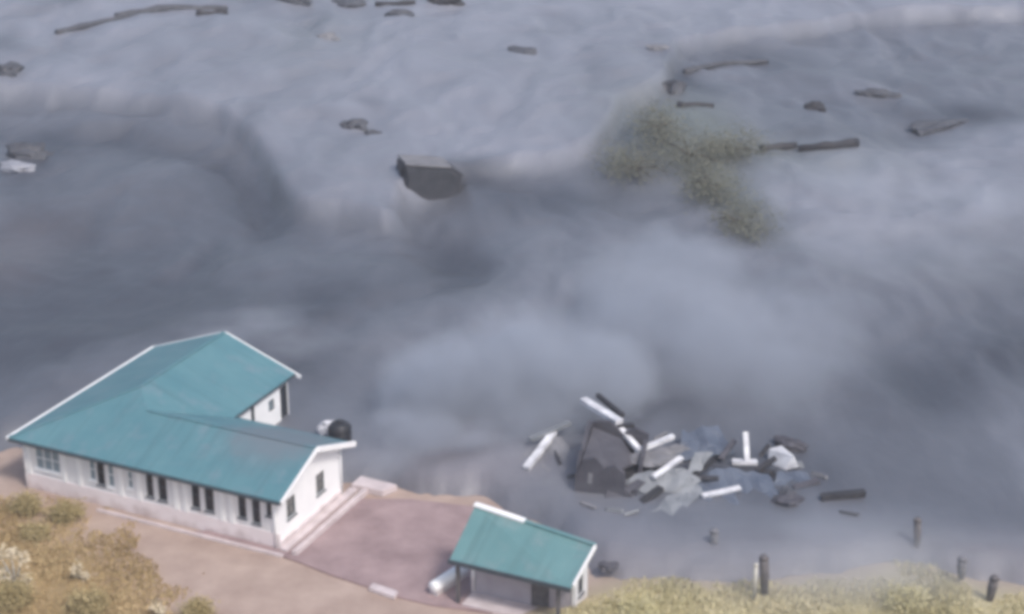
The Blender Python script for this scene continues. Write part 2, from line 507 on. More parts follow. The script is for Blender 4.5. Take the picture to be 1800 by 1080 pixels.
def mud_fields(X, Y):
    """height of the slurry and its tone (0 dark .. 1 pale; slurry streaks plus painted wave shade and spray haze), greenness"""
    wx = X + 3.0 * fbm(X / 9, Y / 16, 3, 5)
    wy = Y + 6.0 * fbm(X / 9, Y / 16, 3, 9)
    lobe = sstep(sdf(wx * 0.35 + X * 0.65, wy * 0.35 + Y * 0.65, LOBE), -0.5, 0.8)
    lobe2 = sstep(sdf(wx * 0.3 + X * 0.7, wy * 0.3 + Y * 0.7, LOBE2), -1.6, 2.6)
    arc = np.exp(-(linedist(wx * 0.3 + X * 0.7, wy * 0.3 + Y * 0.7, ARC) / 1.5) ** 2)  # dark rim: shade of the wave face put into the tone
    B = lambda *a: blob(X, Y, *a)
    dark = (0.30 * B(250, 480, 330, 160) + 0.30 * B(120, 560, 200, 70) + 0.40 * B(30, 450, 70, 70) + 0.34 * B(45, 300, 60, 45)  # shaded hollows and wave fronts painted into the tone, along with darker mud streaks
            + 0.28 * B(560, 560, 190, 60, 10) + 0.25 * B(800, 460, 90, 70, -30) + 0.30 * B(960, 375, 130, 34)
            + 0.50 * B(1275, 375, 80, 24, -45) + 0.38 * B(1215, 270, 80, 40) + 0.28 * B(1120, 300, 50, 40)
            + 0.28 * B(1740, 510, 130, 60) + 0.32 * B(1650, 690, 230, 75, 20) + 0.32 * B(1800, 640, 60, 60)
            + 0.30 * B(1180, 745, 100, 40) + 0.30 * B(1050, 820, 80, 60) + 0.22 * B(1350, 860, 200, 50)
            + 0.32 * B(1195, 165, 30, 26) + 0.20 * B(1270, 120, 90, 14, 8) + 0.22 * B(1680, 222, 120, 16)
            + 0.30 * B(150, 40, 100, 16, 20) + 0.35 * B(330, 14, 130, 12) + 0.25 * B(700, 12, 80, 10) + 0.3 * B(560, 2, 60, 8)
            + 0.3 * B(0, 125, 30, 30) + 0.14 * B(560, 80, 30, 50) + 0.42 * B(790, 832, 80, 12, 8) + 0.3 * B(700, 858, 90, 10, -8) + 0.35 * B(830, 330, 60, 16)
            + 0.25 * B(500, 660, 120, 40) + 0.20 * B(60, 640, 120, 70))
    pale = 0.34 * B(960, 640, 300, 130) + 0.16 * B(1290, 560, 160, 80) + 0.2 * B(1560, 350, 260, 70) + 0.25 * B(25, 290, 26, 12, -30)  # paleness of airborne spray put into the mud tone; last blob a pale slab
    streak = fbm(wx / 11, wy / 30, 5, 21, 0.55)
    eddy = 1 - 2.6 * np.abs(fbm(wx / 6 + .4 * streak, wy / 13, 3, 77, 0.5))
    fine = fbm(wx / 2.4, wy / 5.5, 4, 33, 0.55)
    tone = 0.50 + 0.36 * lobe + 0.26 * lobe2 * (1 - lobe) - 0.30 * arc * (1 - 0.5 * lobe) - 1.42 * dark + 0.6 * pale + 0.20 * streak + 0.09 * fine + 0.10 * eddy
    green = np.clip(1.3 * B(1200, 260, 110, 60) + 0.9 * B(1275, 360, 80, 40, -45) + 0.45 * B(1420, 310, 140, 40) + 0.25 * B(560, 110, 90, 60), 0, 1)
    pink = np.clip(0.9 * sstep(88 - Y, 0, 7) + 0.7 * B(820, 850, 200, 40) + 0.4 * B(30, 450, 90, 70), 0, 1)
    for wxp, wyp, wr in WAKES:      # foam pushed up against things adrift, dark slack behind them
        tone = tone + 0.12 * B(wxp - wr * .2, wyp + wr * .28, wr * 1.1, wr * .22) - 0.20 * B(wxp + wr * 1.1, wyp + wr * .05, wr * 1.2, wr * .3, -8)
    # relief: lobes with steep snouts, long swells, choppy wavelets
    h = 0.95 + 1.5 * lobe + 0.8 * lobe2 * (1 - lobe) - 0.7 * arc
    far = sstep(Y, 92, 120)
    h = h + (0.25 + 0.85 * far) * fbm(wx / 13, wy / 17, 4, 41, 0.5) + 0.36 * far * fbm(wx / 4.2, wy / 5.6, 3, 47, 0.5) + 0.22 * far * eddy + 0.10 * fine
    h = h - 1.1 * (B(250, 440, 260, 110) + 0.8 * B(800, 450, 90, 60)) + 0.9 * B(1180, 270, 90, 50) + 0.5 * B(1100, 820, 160, 60)
    edge = sdf(wx * 0.25 + X * 0.75, wy * 0.1 + Y * 0.9, FLOOD)
    edge = edge + 0.5 * fbm(X / 1.7, Y / 2.6, 4, 91, .6)
    h = -1.6 + (h + 1.6) * sstep(edge, -0.9, 1.3)
    return h, tone, green, pink, edge


BANK_L = plan([(-900, 868), (0, 872), (110, 892), (210, 935), (270, 985), (330, 1060), (400, 1160), (500, 1400), (-1500, 1400)])
BANK_R = plan([(1000, 1072), (1060, 1050), (1120, 1034), (1200, 1038), (1300, 1040), (1400, 1034), (1500, 1020), (1570, 1002), (1650, 1018), (1740, 1046), (1900, 1058),
               (2500, 1090), (2800, 1500), (800, 1500), (880, 1120)])


def ground_fields(X, Y):
    edge = sdf(X, Y, FLOOD)
    bl = sstep(sdf(X, Y, BANK_L), -0.5, 3.0)
    br = sstep(sdf(X, Y, BANK_R), -1.2, 1.0)
    n = fbm(X / 6, Y / 8, 4, 61)
    z = -1.2 * sstep(edge, 0.3, 2.5) + bl * (0.35 + 0.5 * n) + br * (0.5 + 0.4 * n)
    return z, bl, br


def grid_mesh(name, xs, ys, zfun):
    X, Y = np.meshgrid(xs, ys)
    out = zfun(X.ravel(), Y.ravel())
    z = out[0]
    nx, ny = len(xs), len(ys)
    co = np.stack([X.ravel(), Y.ravel(), z], -1).astype(np.float32)
    i = np.arange(nx * ny).reshape(ny, nx)
    q = np.stack([i[:-1, :-1], i[:-1, 1:], i[1:, 1:], i[1:, :-1]], -1).reshape(-1, 4)
    me = bpy.data.meshes.new(name)
    me.vertices.add(len(co)); me.vertices.foreach_set('co', co.ravel())
    me.loops.add(q.size); me.loops.foreach_set('vertex_index', q.ravel().astype(np.int32))
    me.polygons.add(len(q)); me.polygons.foreach_set('loop_start', np.arange(0, q.size, 4, dtype=np.int32))
    me.polygons.foreach_set('use_smooth', np.ones(len(q), bool))
    me.update(); me.validate()
    return me, out


def put_attr(me, name, v):
    a = me.attributes.new(name, 'FLOAT', 'POINT')
    a.data.foreach_set('value', np.asarray(v, np.float32))


# ------------------------------------------------------------------ ground
far_axis = np.array([60, 90, 150, 300, 700, 1500.])
gx = np.concatenate([-far_axis[::-1], np.arange(-50, 50.1, 0.5), far_axis])
gy = np.concatenate([-far_axis[::-1], np.array([0, 40, 60]), np.arange(72, 112.1, 0.5), 112 + far_axis])
me, (gz, gbl, gbr) = grid_mesh('ground', gx, gy, ground_fields)
put_attr(me, 'bank_left', gbl)
put_attr(me, 'bank_right', gbr)
m = mat('bare_earth', (0.33, 0.245, 0.205), (0.46, 0.355, 0.30), rough=0.95, scale=0.4, detail=10, bump=0.4, bscale=2.5)
N, Lk = m.node_tree.nodes, m.node_tree.links
prev = next(n for n in N if n.type == 'VALTORGB').outputs[0]
for att, c in (('bank_left', (0.36, 0.265, 0.145)), ('bank_right', (0.44, 0.39, 0.24))):
    a = N.new('ShaderNodeAttribute'); a.attribute_name = att
    mx = N.new('ShaderNodeMix'); mx.data_type = 'RGBA'
    mx.inputs[7].default_value = (*c, 1)
    Lk.new(a.outputs['Fac'], mx.inputs[0]); Lk.new(prev, mx.inputs[6])
    prev = mx.outputs[2]
Lk.new(prev, N['Principled BSDF'].inputs['Base Color'])
tag(link_mesh('ground', me, m), kind='structure')

# ------------------------------------------------------------------ flood of slurry
mxs = np.concatenate([np.array([-400, -250, -160, -120]), np.arange(-90, 90.1, 0.4), np.array([120, 160, 250, 400])])
mys = np.concatenate([np.arange(76, 262, 0.44), np.array([270, 300, 400, 600.])])
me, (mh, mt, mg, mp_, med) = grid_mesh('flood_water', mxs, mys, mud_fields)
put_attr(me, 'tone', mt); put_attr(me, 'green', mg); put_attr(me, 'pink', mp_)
m = bpy.data.materials.new('grey_slurry')
m.use_nodes = True
N, Lk = m.node_tree.nodes, m.node_tree.links
b = N['Principled BSDF']
b.inputs['Roughness'].default_value = 0.45
b.inputs['Specular IOR Level'].default_value = 0.4


def attr(n):
    a = N.new('ShaderNodeAttribute'); a.attribute_name = n
    return a.outputs['Fac']


tc = N.new('ShaderNodeTexCoord')
mpn = N.new('ShaderNodeMapping'); mpn.inputs['Scale'].default_value = (1, 0.45, 1)
Lk.new(tc.outputs['Object'], mpn.inputs[0])
nz = N.new('ShaderNodeTexNoise'); nz.inputs['Scale'].default_value = 0.35; nz.inputs['Detail'].default_value = 7; nz.inputs['Distortion'].default_value = 0.8
Lk.new(mpn.outputs[0], nz.inputs['Vector'])
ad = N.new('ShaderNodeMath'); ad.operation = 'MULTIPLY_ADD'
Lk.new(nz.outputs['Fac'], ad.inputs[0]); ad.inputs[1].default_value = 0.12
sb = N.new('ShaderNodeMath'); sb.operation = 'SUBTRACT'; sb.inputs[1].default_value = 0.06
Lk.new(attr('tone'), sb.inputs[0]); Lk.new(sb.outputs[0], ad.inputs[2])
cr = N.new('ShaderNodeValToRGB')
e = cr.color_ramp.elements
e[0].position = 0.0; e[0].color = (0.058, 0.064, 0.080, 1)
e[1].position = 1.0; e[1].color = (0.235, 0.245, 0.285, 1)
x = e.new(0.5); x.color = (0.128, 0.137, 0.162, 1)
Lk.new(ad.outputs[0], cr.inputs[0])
prev = cr.outputs[0]
for n_, c in (('green', (0.165, 0.185, 0.165)), ('pink', (0.255, 0.225, 0.235))):
    mx = N.new('ShaderNodeMix'); mx.data_type = 'RGBA'
    mx.inputs[7].default_value = (*c, 1)
    ml = N.new('ShaderNodeMath'); ml.operation = 'MULTIPLY'; ml.inputs[1].default_value = 0.6
    Lk.new(attr(n_), ml.inputs[0]); Lk.new(ml.outputs[0], mx.inputs[0]); Lk.new(prev, mx.inputs[6])
    prev = mx.outputs[2]
Lk.new(prev, b.inputs['Base Color'])
n2 = N.new('ShaderNodeTexNoise'); n2.inputs['Scale'].default_value = 0.9; n2.inputs['Detail'].default_value = 4
Lk.new(mpn.outputs[0], n2.inputs['Vector'])
bp = N.new('ShaderNodeBump'); bp.inputs['Strength'].default_value = 0.35; bp.inputs['Distance'].default_value = 0.3
Lk.new(n2.outputs['Fac'], bp.inputs['Height']); Lk.new(bp.outputs[0], b.inputs['Normal'])
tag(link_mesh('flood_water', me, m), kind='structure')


def mud_z(x, y):
    return float(mud_fields(np.array([x]), np.array([y]))[0][0])


def ground_z(x, y):
    return float(ground_fields(np.array([x]), np.array([y]))[0][0])


def on_mud(px, py, lift=0.0):
    """point of the slurry surface seen at the pixel"""
    p = at(px, py, 0.8)
    for _ in range(4):
        p = at(px, py, mud_z(p.x, p.y) + lift)
    return p


def on_ground(px, py):
    p = at(px, py, 0.0)
    for _ in range(3):
        p = at(px, py, ground_z(p.x, p.y))
    return p


# ------------------------------------------------------------------ the big teal-roofed house
HX, HY, YAW = -12.473, 86.084, -0.4359
L, D, WD, WW, T, HE, OV = 16.83, 6.58, 13.5, 9.63, 0.3707, 3.4, 0.545
house = tag(empty('house', (HX, HY, 0), YAW), 'large white house with wide L-shaped teal roof standing at edge of flood', 'house')
XR = WW - L                                     # inner side of the rear wing
f_front = lambda u, w, z: Vector((u, w, z))
f_gable = lambda u, w, z: Vector((-w, u, z))
f_left = lambda u, w, z: Vector((-L + w, u, z))
f_wing = lambda u, w, z: Vector((XR - w, u, z))
f_back = lambda u, w, z: Vector((u, D - w, z))
f_rear = lambda u, w, z: Vector((u, WD - 0.4 - w, z))


def fa(px): return -L + (px - 52) / (492 - 52) * L


front_win = []
for px, hw, z0, z1, gl, bars in ((93, 0.86, 1.35, 2.75, 'glass_blue', (2, 1)), (174, 0.22, 1.45, 2.8, 'glass_blue', (0, 1)), (190, 0.27, 1.3, 2.85, 'glass', (0, 1)),
                                 (207, 0.22, 1.3, 2.8, 'glass_blue', (0, 1)), (241, 0.18, 1.5, 2.6, 'glass_blue', (0, 1)), (276, 0.24, 1.3, 2.8, 'glass', (0, 1)),
                                 (298, 0.29, 1.25, 2.85, 'glass', (0, 1)), (355, 0.27, 1.3, 2.85, 'glass', (0, 1)), (378, 0.30, 1.3, 2.85, 'glass', (0, 1)),
                                 (433, 0.26, 1.4, 2.85, 'glass', (0, 1)), (456, 0.26, 1.25, 2.85, 'glass', (0, 1)), (478, 0.2, 1.9, 2.85, 'glass', (0, 0))):
    c = fa(px)
    front_win.append(((c - hw, c + hw, z0, z1), gl, bars))
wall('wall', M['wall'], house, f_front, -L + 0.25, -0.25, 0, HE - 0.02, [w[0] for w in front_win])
for h, gl, bars in front_win:
    window(house, f_front, h, M['white'] if gl != 'glass' else M['dark_trim'], M[gl], bars, fw=0.05)
gw = [((0.85, 1.78, 1.35, 2.55)), ((3.95, 4.85, 1.3, 2.55))]
wall('wall', M['white'], house, f_gable, 0, D, 0, HE, gw, peak=(D / 2, HE + T * D / 2 - 0.05))  # whiter than the front wall: stronger sunlight here is put into the colour
for h in gw:
    window(house, f_gable, h, M['dark_trim'], M['glass_cream'], (1, 1), fw=0.09)
lw = [(2.5, 3.7, 1.2, 2.5), (6.2, 7.4, 1.2, 2.5), (10, 11.2, 1.2, 2.5)]
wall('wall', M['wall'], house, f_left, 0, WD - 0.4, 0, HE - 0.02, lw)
for h in lw: window(house, f_left, h, M['white'], M['glass'], (1, 0))
ww_ = [(D + 2.15, D + 2.55, .8, 3.2), (D + 4.05, D + 4.7, 2.0, 2.75), (D + 5.35, WD - 0.7, 0.6, 3.1)]
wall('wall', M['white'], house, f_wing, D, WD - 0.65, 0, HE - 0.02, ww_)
for h in ww_: window(house, f_wing, h, M['dark_trim'], M['glass_blue' if h[0] > D + 4 and h[0] < D + 5 else 'glass'], (1, 0), sill=False)
wall('wall', M['wall'], house, f_back, XR + 0.01, -0.26, 0, HE - 0.02, [])
wall('wall', M['wall'], house, f_rear, -L + 0.26, XR - 0.26, 0, HE, [], peak=(-L + WW / 2, HE + T * WW / 2 - 0.1))
# plinths
box('plinth', (-L - 0.07, 0.07, -0.07, -0.003, 0, 0.95), M['plinth'], house)
box('plinth', (0.003, 0.075, -0.003, D + 0.05, 0, 0.5), M['plinth'], house)
# pilasters between the groups of front windows
for px in (60, 124, 152, 226, 258, 322, 338, 400, 416, 487):
    c = fa(px)
    box('pilaster', (c - 0.13, c + 0.13, -0.095, -0.002, 0.955, HE - 0.15), M['white'], house)


def rz(a, b, kind):
    if kind == 'F': return HE + T * b
    if kind == 'B': return HE + T * (D - b)
    if kind == 'L': return HE + T * (a + L)
    return HE + T * (XR - a)


def roof_plane(kind, pts, mt):
    bm = bmesh.new()
    prism(bm, [Vector((a, b_, rz(a, b_, kind) + 0.10)) for a, b_ in pts], (0, 0, -0.09))
    return obj('roof_slope', bm, mt, house)


AP = (-L + WW / 2, WW / 2); JN = (XR - D / 2, D / 2)
roof_plane('F', [(-L - OV, -OV), (OV, -OV), (OV, D / 2), JN, AP], M['roof_x'])
roof_plane('L', [(-L - OV, -OV), AP, (-L + WW / 2, WD), (-L - OV, WD)], M['roof_y'])
roof_plane('R', [AP, JN, (XR, D), (XR + .12, D), (XR + .12, WD), (-L + WW / 2, WD)], M['roof_y'])
roof_plane('B', [JN, (OV, D / 2), (OV, D + OV), (XR + .14, D + OV), (XR + .14, D), (XR, D)], M['roof_x'])


def P(a, b_, kind, dz=0.0): return Vector((a, b_, rz(a, b_, kind) + dz))


for p, q in ((P(*JN, 'F', .12), P(OV, D / 2, 'F', .12)), (P(-L - OV, -OV, 'F', .11), P(*AP, 'F', .12)), (P(*AP, 'F', .12), P(-L + WW / 2, WD, 'L', .12))):
    bm = bmesh.new(); bar(bm, p, q, 0.24, 0.02); obj('ridge_cap', bm, M['roof_x'], house)
# white fascias and barge boards, dark gutter along the front
for p, q, w, h in ((P(-L - OV - .06, -OV - .05, 'L', .04), P(-L - OV - .06, WD, 'L', .04), 0.16, 0.22),
                   (P(OV + .05, -OV, 'F', .0), P(OV + .05, D / 2, 'F', .0), 0.09, 0.24),
                   (P(OV + .09, D / 2, 'B', .02), P(OV + .09, D + OV + .1, 'B', .02), 0.18, 0.28),
                   (P(-L - OV, WD + .05, 'L', .02), P(-L + WW / 2, WD + .05, 'L', .02), 0.09, 0.22),
                   (P(-L + WW / 2, WD + .05, 'R', .02), P(XR + .5, WD + .05, 'R', .02), 0.09, 0.22)):
    bm = bmesh.new(); bar(bm, p, q, w, h); obj('barge_board', bm, M['white'], house)
bm = bmesh.new(); bar(bm, P(-L - OV, -OV - .08, 'F', .0), P(OV, -OV - .08, 'F', .0), 0.13, 0.12); obj('gutter', bm, M['dark_trim'], house)
bm = bmesh.new(); bar(bm, P(XR + .17, D + .1, 'R', .02), P(XR + .17, WD, 'R', .02), 0.09, 0.09); obj('gutter', bm, M['dark_trim'], house)
# soffit boards close the eaves
box('soffit', (-L - OV + .05, OV - .05, -OV + .02, -.10, HE - 0.30, HE - 0.27), M['dark_trim'], house)
for a, b_ in ((-0.1, -0.16), (-L + .12, -0.16), (0.13, D - .1)):
    bm = bmesh.new(); tube(bm, [(a, b_, 0.1), (a, b_, HE - .28)], [0.045, 0.045], 8); obj('downpipe', bm, M['white'], house, True)


def hpt(a, b_, z=0.0):
    c, s = math.cos(YAW), math.sin(YAW)
    return Vector((HX + a * c - b_ * s, HY + a * s + b_ * c, z))


# raised courtyard in front of the gable, kerbs beside it
def slab(name, pts, z0, z1, mt, bevel=0.0, parent=None):
    bm = bmesh.new()
    prism(bm, [Vector((p.x, p.y, z1)) for p in pts], (0, 0, z0 - z1))
    if bevel: bmesh.ops.bevel(bm, geom=list(bm.edges), offset=bevel, segments=2, affect='EDGES')
    return obj(name, bm, mt, parent)


yard_edge = [at(*q) for q in ((330, 938), (400, 955), (470, 972), (525, 990), (580, 1012), (640, 1032), (700, 1052), (760, 1066), (860, 1080), (960, 1088), (1000, 1066), (1004, 1010),
                              (950, 945), (850, 895), (720, 880), (620, 880), (540, 900), (440, 930))]
tag(slab('courtyard', yard_edge, -0.3, 0.10, M['yard']), kind='structure')
k = slab('kerb', [hpt(*q) for q in ((0.95, -0.35), (1.28, -0.35), (1.28, 7.6), (0.95, 7.6))], 0.0, 0.34, M['concrete'], 0.03)
tag(k, 'long pale kerb running alongside the gable wall of the large house', 'kerb')
k = slab('step', [hpt(*q) for q in ((0.12, -0.25), (0.62, -0.25), (0.62, 7.4), (0.12, 7.4))], 0.0, 0.24, M['concrete'], 0.03)
tag(k, 'pale step at the foot of the gable wall, inside the kerb', 'step')
k = slab('slab', [hpt(*q) for q in ((0.15, 7.45), (2.2, 7.45), (2.6, 8.5), (0.15, 8.6))], 0.0, 0.42, M['concrete'], 0.04)
tag(k, 'pale concrete slab at the back end of the kerb, beside the mud', 'slab')
k = slab('kerb', [hpt(*q) for q in ((-11.5, -0.75), (0.6, -0.75), (0.6, -0.55), (-11.5, -0.55))], -0.05, 0.16, M['concrete'], 0.02)
tag(k, 'low pinkish kerb along the foot of the long front wall', 'kerb')
k = slab('kerb', [at(*q) for q in ((648, 1040), (694, 1056), (700, 1046), (656, 1031))], 0.0, 0.24, M['concrete'], 0.03)
tag(k, 'short pale kerb stone at the front edge of the courtyard', 'kerb')

# water tank and pale sack behind the gable end
p = at(598, 776, 1.1)
t = tag(empty('water_tank', p, 0.3), 'black round water tank behind the ridge end of the large house', 'tank')
bm = bmesh.new()
tube(bm, [(0, 0, -0.6), (0, 0, 0), (0, 0, .02), (0, 0, 1.0), (0, 0, 1.2), (0, 0, 1.28)], [.62, .62, .66, .66, .5, .25], 20)
obj('shell', bm, M['plastic'], t, True)
for z in (.25, .55, .85):
    bm = bmesh.new(); tube(bm, [(0, 0, z), (0, 0, z + .07)], [.70, .70], 20); obj('rib', bm, M['plastic'], t, True)
bm = bmesh.new(); tube(bm, [(0, 0, 1.27), (0, 0, 1.36)], [.24, .22], 14); obj('lid', bm, M['plastic'], t, True)


def rock(name, loc, size, mt, seed, rot=0.0, sub=3, sq=0.55, rough=0.7):
    bm = bmesh.new()
    bmesh.ops.create_icosphere(bm, subdivisions=sub, radius=1.0)
    o = Vector((seed * 3.7, seed * 1.3, seed * 0.7))
    for v in bm.verts:
        n = v.co.normalized()
        k = 1 + rough * mnoise.fractal(n * 1.1 + o, 0.8, 2.1, 4)
        c = n * k
        # flatten some sides so that it reads as broken stone
        c.x = math.copysign(abs(c.x) ** 0.8, c.x); c.z = math.copysign(abs(c.z) ** 0.8, c.z)
        v.co = Vector((c.x * size[0], c.y * size[1], c.z * size[2]))
    ob = obj(name, bm, mt, None, False)
    ob.location = loc
    ob.rotation_euler = (0, 0, rot)
    return ob


tag(rock('sack', at(578, 752, 1.6), (.5, .45, .45), M['beam'], 3, 0.4), 'pale lumpy sack beside the black water tank', 'sack')

# ------------------------------------------------------------------ small house with a sea-green roof
eL, eR = at(790, 985, 2.6), at(1003, 1035, 2.6)
v = (eR - eL).normalized(); n = Vector((-v.y, v.x, 0))
W2 = (eR - eL).length
small = tag(empty('small_house', (eL.x, eL.y, 0), math.atan2(v.y, v.x)), 'small house with sloping sea-green roof between courtyard and wreckage', 'house')
RD, ZL, ZR, EZ = 3.1, 4.2, 3.42, 2.6
u0, u1, b0, b1 = 0.55, W2 - 0.30, 1.35, RD - 0.12
# walls
g_front = lambda u, w, z: Vector((u, b0 + w, z))
g_right = lambda u, w, z: Vector((u1 - w, u, z))
g_left = lambda u, w, z: Vector((u0 + w, u, z))
g_back = lambda u, w, z: Vector((u, b1 - w, z))


def srz(u, b_): # roof height of the small house
    zr = ZL + (ZR - ZL) * u / W2
    return EZ + (zr - EZ) * (1 - abs(b_ - RD) / RD)


sw = [(3.9, 4.9, 0.05, 2.05)]
wall('wall', M['plaster_shaded'], small, g_front, u0 + .25, u1 - .25, 0, 2.72, sw, 0.2)
bm = bmesh.new(); add_box(bm, 3.95, 4.85, b0 + .08, b0 + .13, 0.06, 2.0); d_ = obj('door', bm, M['post'], small)
bm = bmesh.new(); add_box(bm, 4.72, 4.78, b0 + .03, b0 + .079, 0.95, 1.10); obj('handle', bm, M['dark_trim'], d_)
sg = [(1.75, 2.4, 1.05, 2.2)]
wall('wall', M['wall'], small, g_right, b0, b1, 0, srz(u1, b0) - .06, sg, 0.2, peak=(b1, srz(u1, b1) - .1))
window(small, g_right, sg[0], M['dark_trim'], M['glass'], (0, 0))
wall('wall', M['wall'], small, g_left, b0, b1, 0, srz(u0, b0) - .06, [], 0.2, peak=(b1, srz(u0, b1) - .1))
bm = bmesh.new(); prism(bm, [(u0 + .25, b1, 0), (u1 - .25, b1, 0), (u1 - .25, b1, srz(u1 - .25, b1) - .30), (u0 + .25, b1, srz(u0 + .25, b1) - .30)], (0, -.2, 0)); obj('wall', bm, M['wall'], small)
bm = bmesh.new(); prism(bm, [(0, 0, EZ), (W2, 0, EZ), (W2, RD, ZR), (0, RD, ZL)], (0, 0, -.08)); obj('roof_slope', bm, M['roof_small'], small)
bm = bmesh.new(); bar(bm, (-.05, RD, ZL + .05), (W2 * .42, RD, srz(W2 * .42, RD) + .05), 0.34, 0.12); o = obj('ridge_cap', bm, M['white'], small)
bm = bmesh.new(); bar(bm, (W2 * .42 + .003, RD, srz(W2 * .42, RD) + .04), (W2 + .05, RD, ZR + .04), 0.26, 0.06); obj('ridge_cap', bm, M['roof_small'], small)
bm = bmesh.new(); bar(bm, (-.05, -.06, EZ - .06), (W2 + .05, -.06, EZ - .06), 0.10, 0.22); obj('gutter', bm, M['dark_trim'], small)
for (p_, q_) in (((W2 + .05, .2, EZ + .02), (W2 + .05, RD, ZR - .05)),):
    bm = bmesh.new(); bar(bm, p_, q_, 0.09, 0.26); obj('barge_board', bm, M['white'], small)
for u in (0.35, W2 - .75):
    box('porch_post', (u - .09, u + .09, .14, .32, 0, EZ - .08), M['post'], small)
box('porch_floor', (u0 + .1, u1 + .15, .05, b0 - .003, 0.0, .2), M['concrete'], small)
# white low wall in front of the porch
p, q = at(817, 1000, .45), at(762, 1036, .45)
lw_ = empty('low_wall', (p + q) / 2 - Vector((0, 0, .45)), math.atan2(q.y - p.y, q.x - p.x))
ln = (q - p).length / 2
bm = bmesh.new(); add_box(bm, -ln, ln, -.24, .24, 0, .50); obj('body', bm, M['wall'], lw_)
bm = bmesh.new(); tube(bm, [(-ln - .1, 0, .56), (-ln, 0, .57), (ln, 0, .57), (ln + .1, 0, .56)], [.2, .32, .32, .2], 12); obj('coping', bm, M['white'], lw_, True)
tag(lw_, 'low white wall with rounded top left of the small house porch', 'wall')
# dark shrub-like rubble pile at the small house's far corner
tag(rock('rubble', at(1070, 996, .7), (.5, .35, .22), M['ruin'], 8), 'dark rubble lump at the gable corner of the small house', 'rubble')

# ------------------------------------------------------------------ wreckage in the middle
c0 = on_mud(1062, 868)
ruin = tag(empty('ruined_house', (c0.x, c0.y, c0.z - 1.0), math.radians(-12), math.radians(3), math.radians(4)),
           'dark collapsed house shell without roof amid pale broken beams', 'house')


def broken(pts, vec, mt='ruin', name='wall'):
    bm = bmesh.new(); prism(bm, [Vector(q) for q in pts], vec); return obj(name, bm, M[mt], ruin)


broken([(-1.75, 0, -.6), (1.45, 0, -.6), (1.5, 0, 1.1), (1.05, 0, 1.5), (.95, 0, 2.5), (.4, 0, 2.9), (-.2, 0, 2.6), (-.75, 0, 3.2), (-1.4, 0, 2.9), (-1.75, 0, 1.9)], (0, .25, 0))
broken([(-1.78, .253, -.6), (-1.78, 3.9, -.6), (-1.78, 3.9, 3.3), (-1.78, 2.6, 3.5), (-1.78, 1.5, 2.7), (-1.78, .8, 3.0), (-1.78, .253, 2.1)], (.22, 0, 0))
broken([(1.5, .253, -.6), (1.5, 3.4, -.6), (1.5, 3.4, 2.9), (1.5, 2.3, 2.4), (1.5, 1.6, 1.2), (1.5, .253, 1.4)], (.22, 0, 0))
broken([(-1.55, 3.93, -.6), (1.7, 3.93, -.6), (1.7, 3.93, 2.9), (.9, 3.93, 3.2), (.2, 3.93, 2.7), (-.6, 3.93, 3.4), (-1.55, 3.93, 3.2)], (0, .2, 0))
broken([(-1.5, .3, 2.75), (.1, .35, 2.2), (1.3, 2.8, 1.7), (.2, 3.6, 2.6), (-1.5, 3.8, 2.95)], (0, 0, -.14), 'ruin', 'ceiling_slab')
broken([(-.2, -1.5, .2), (1.7, -1.2, .0), (1.5, -.02, 1.0), (.1, -.02, 1.3)], (0, 0, -.16), 'ruin', 'fallen_slab')
broken([(-1.05, -.05, 1.55), (-.8, -.05, 1.55), (-.8, -.05, 2.15), (-1.05, -.05, 2.2)], (0, .045, 0), 'ruin_pale', 'torn_plaster')


def beam(name, a, b_, w, h, label, mt='beam', roll=0.0, cat='beam', group='broken beams of the wrecked house', jag=0.12):
    A, Bp = at(*a), at(*b_)
    c = (A + Bp) / 2
    bm = bmesh.new(); bar(bm, A - c, Bp - c, w, h, roll, jag)
    o = obj(name, bm, M[mt], None)
    o.location = c
    return tag(o, label, cat, group)


beam('broken_beam', (926, 822, 1.3), (972, 762, 1.9), .42, .26, 'thick white beam lying slanted, leftmost in the wreckage')
beam('broken_beam', (934, 772, 1.8), (1000, 744, 2.3), .40, .2, 'dusty pale beam resting on top of the leftmost slanted beam', 'sheet')
beam('broken_beam', (1026, 704, 3.4), (1088, 742, 3.6), .50, .28, 'bright white beam sloping down right, topmost in the wreckage')
beam('broken_beam', (1092, 756, 3.1), (1124, 792, 2.5), .34, .24, 'short white beam slanting down beside the dark shell')
beam('broken_beam', (1122, 792, 2.55), (1182, 768, 2.7), .32, .22, 'white beam rising right from the foot of a shorter one, V-shaped')
beam('upright_post', (1313, 812, 1.4), (1310, 760, 2.9), .30, .28, 'white upright post standing on a short white sill right of the wreckage', cat='post', jag=.03)
beam('sill_beam', (1288, 812, 1.35), (1330, 813, 1.35), .40, .22, 'short white sill under the upright white post', jag=.05)
beam('plank', (1255, 824, 1.15), (1362, 830, 1.2), .35, .14, 'long dark plank lying below the white upright post', 'log', cat='plank')
beam('plank', (1098, 836, 1.4), (1168, 818, 1.8), .5, .16, 'dark plank wedged under the grey roof sheets', 'log', cat='plank')
beam('plank', (1128, 884, 1.0), (1162, 858, 1.5), .5, .22, 'dark stub of timber below the lowest grey roof sheet', 'log', cat='plank')
beam('plank', (1214, 838, 1.4), (1252, 810, 1.9), .4, .2, 'dark short timber at the right end of the grey roof sheets', 'log', cat='plank')
beam('plank', (1090, 806, 1.9), (1118, 790, 2.2), .4, .2, 'dark timber stub tucked behind the short white beam', 'log', cat='plank')
beam('plank', (1052, 696, 3.5), (1094, 730, 3.6), .25, .25, 'dark thin timber behind the topmost white beam', 'log', cat='plank')
beam('plank', (1078, 750, 3.2), (1112, 748, 3.1), .3, .2, 'dark timber below the lower end of the topmost white beam', 'log', cat='plank')
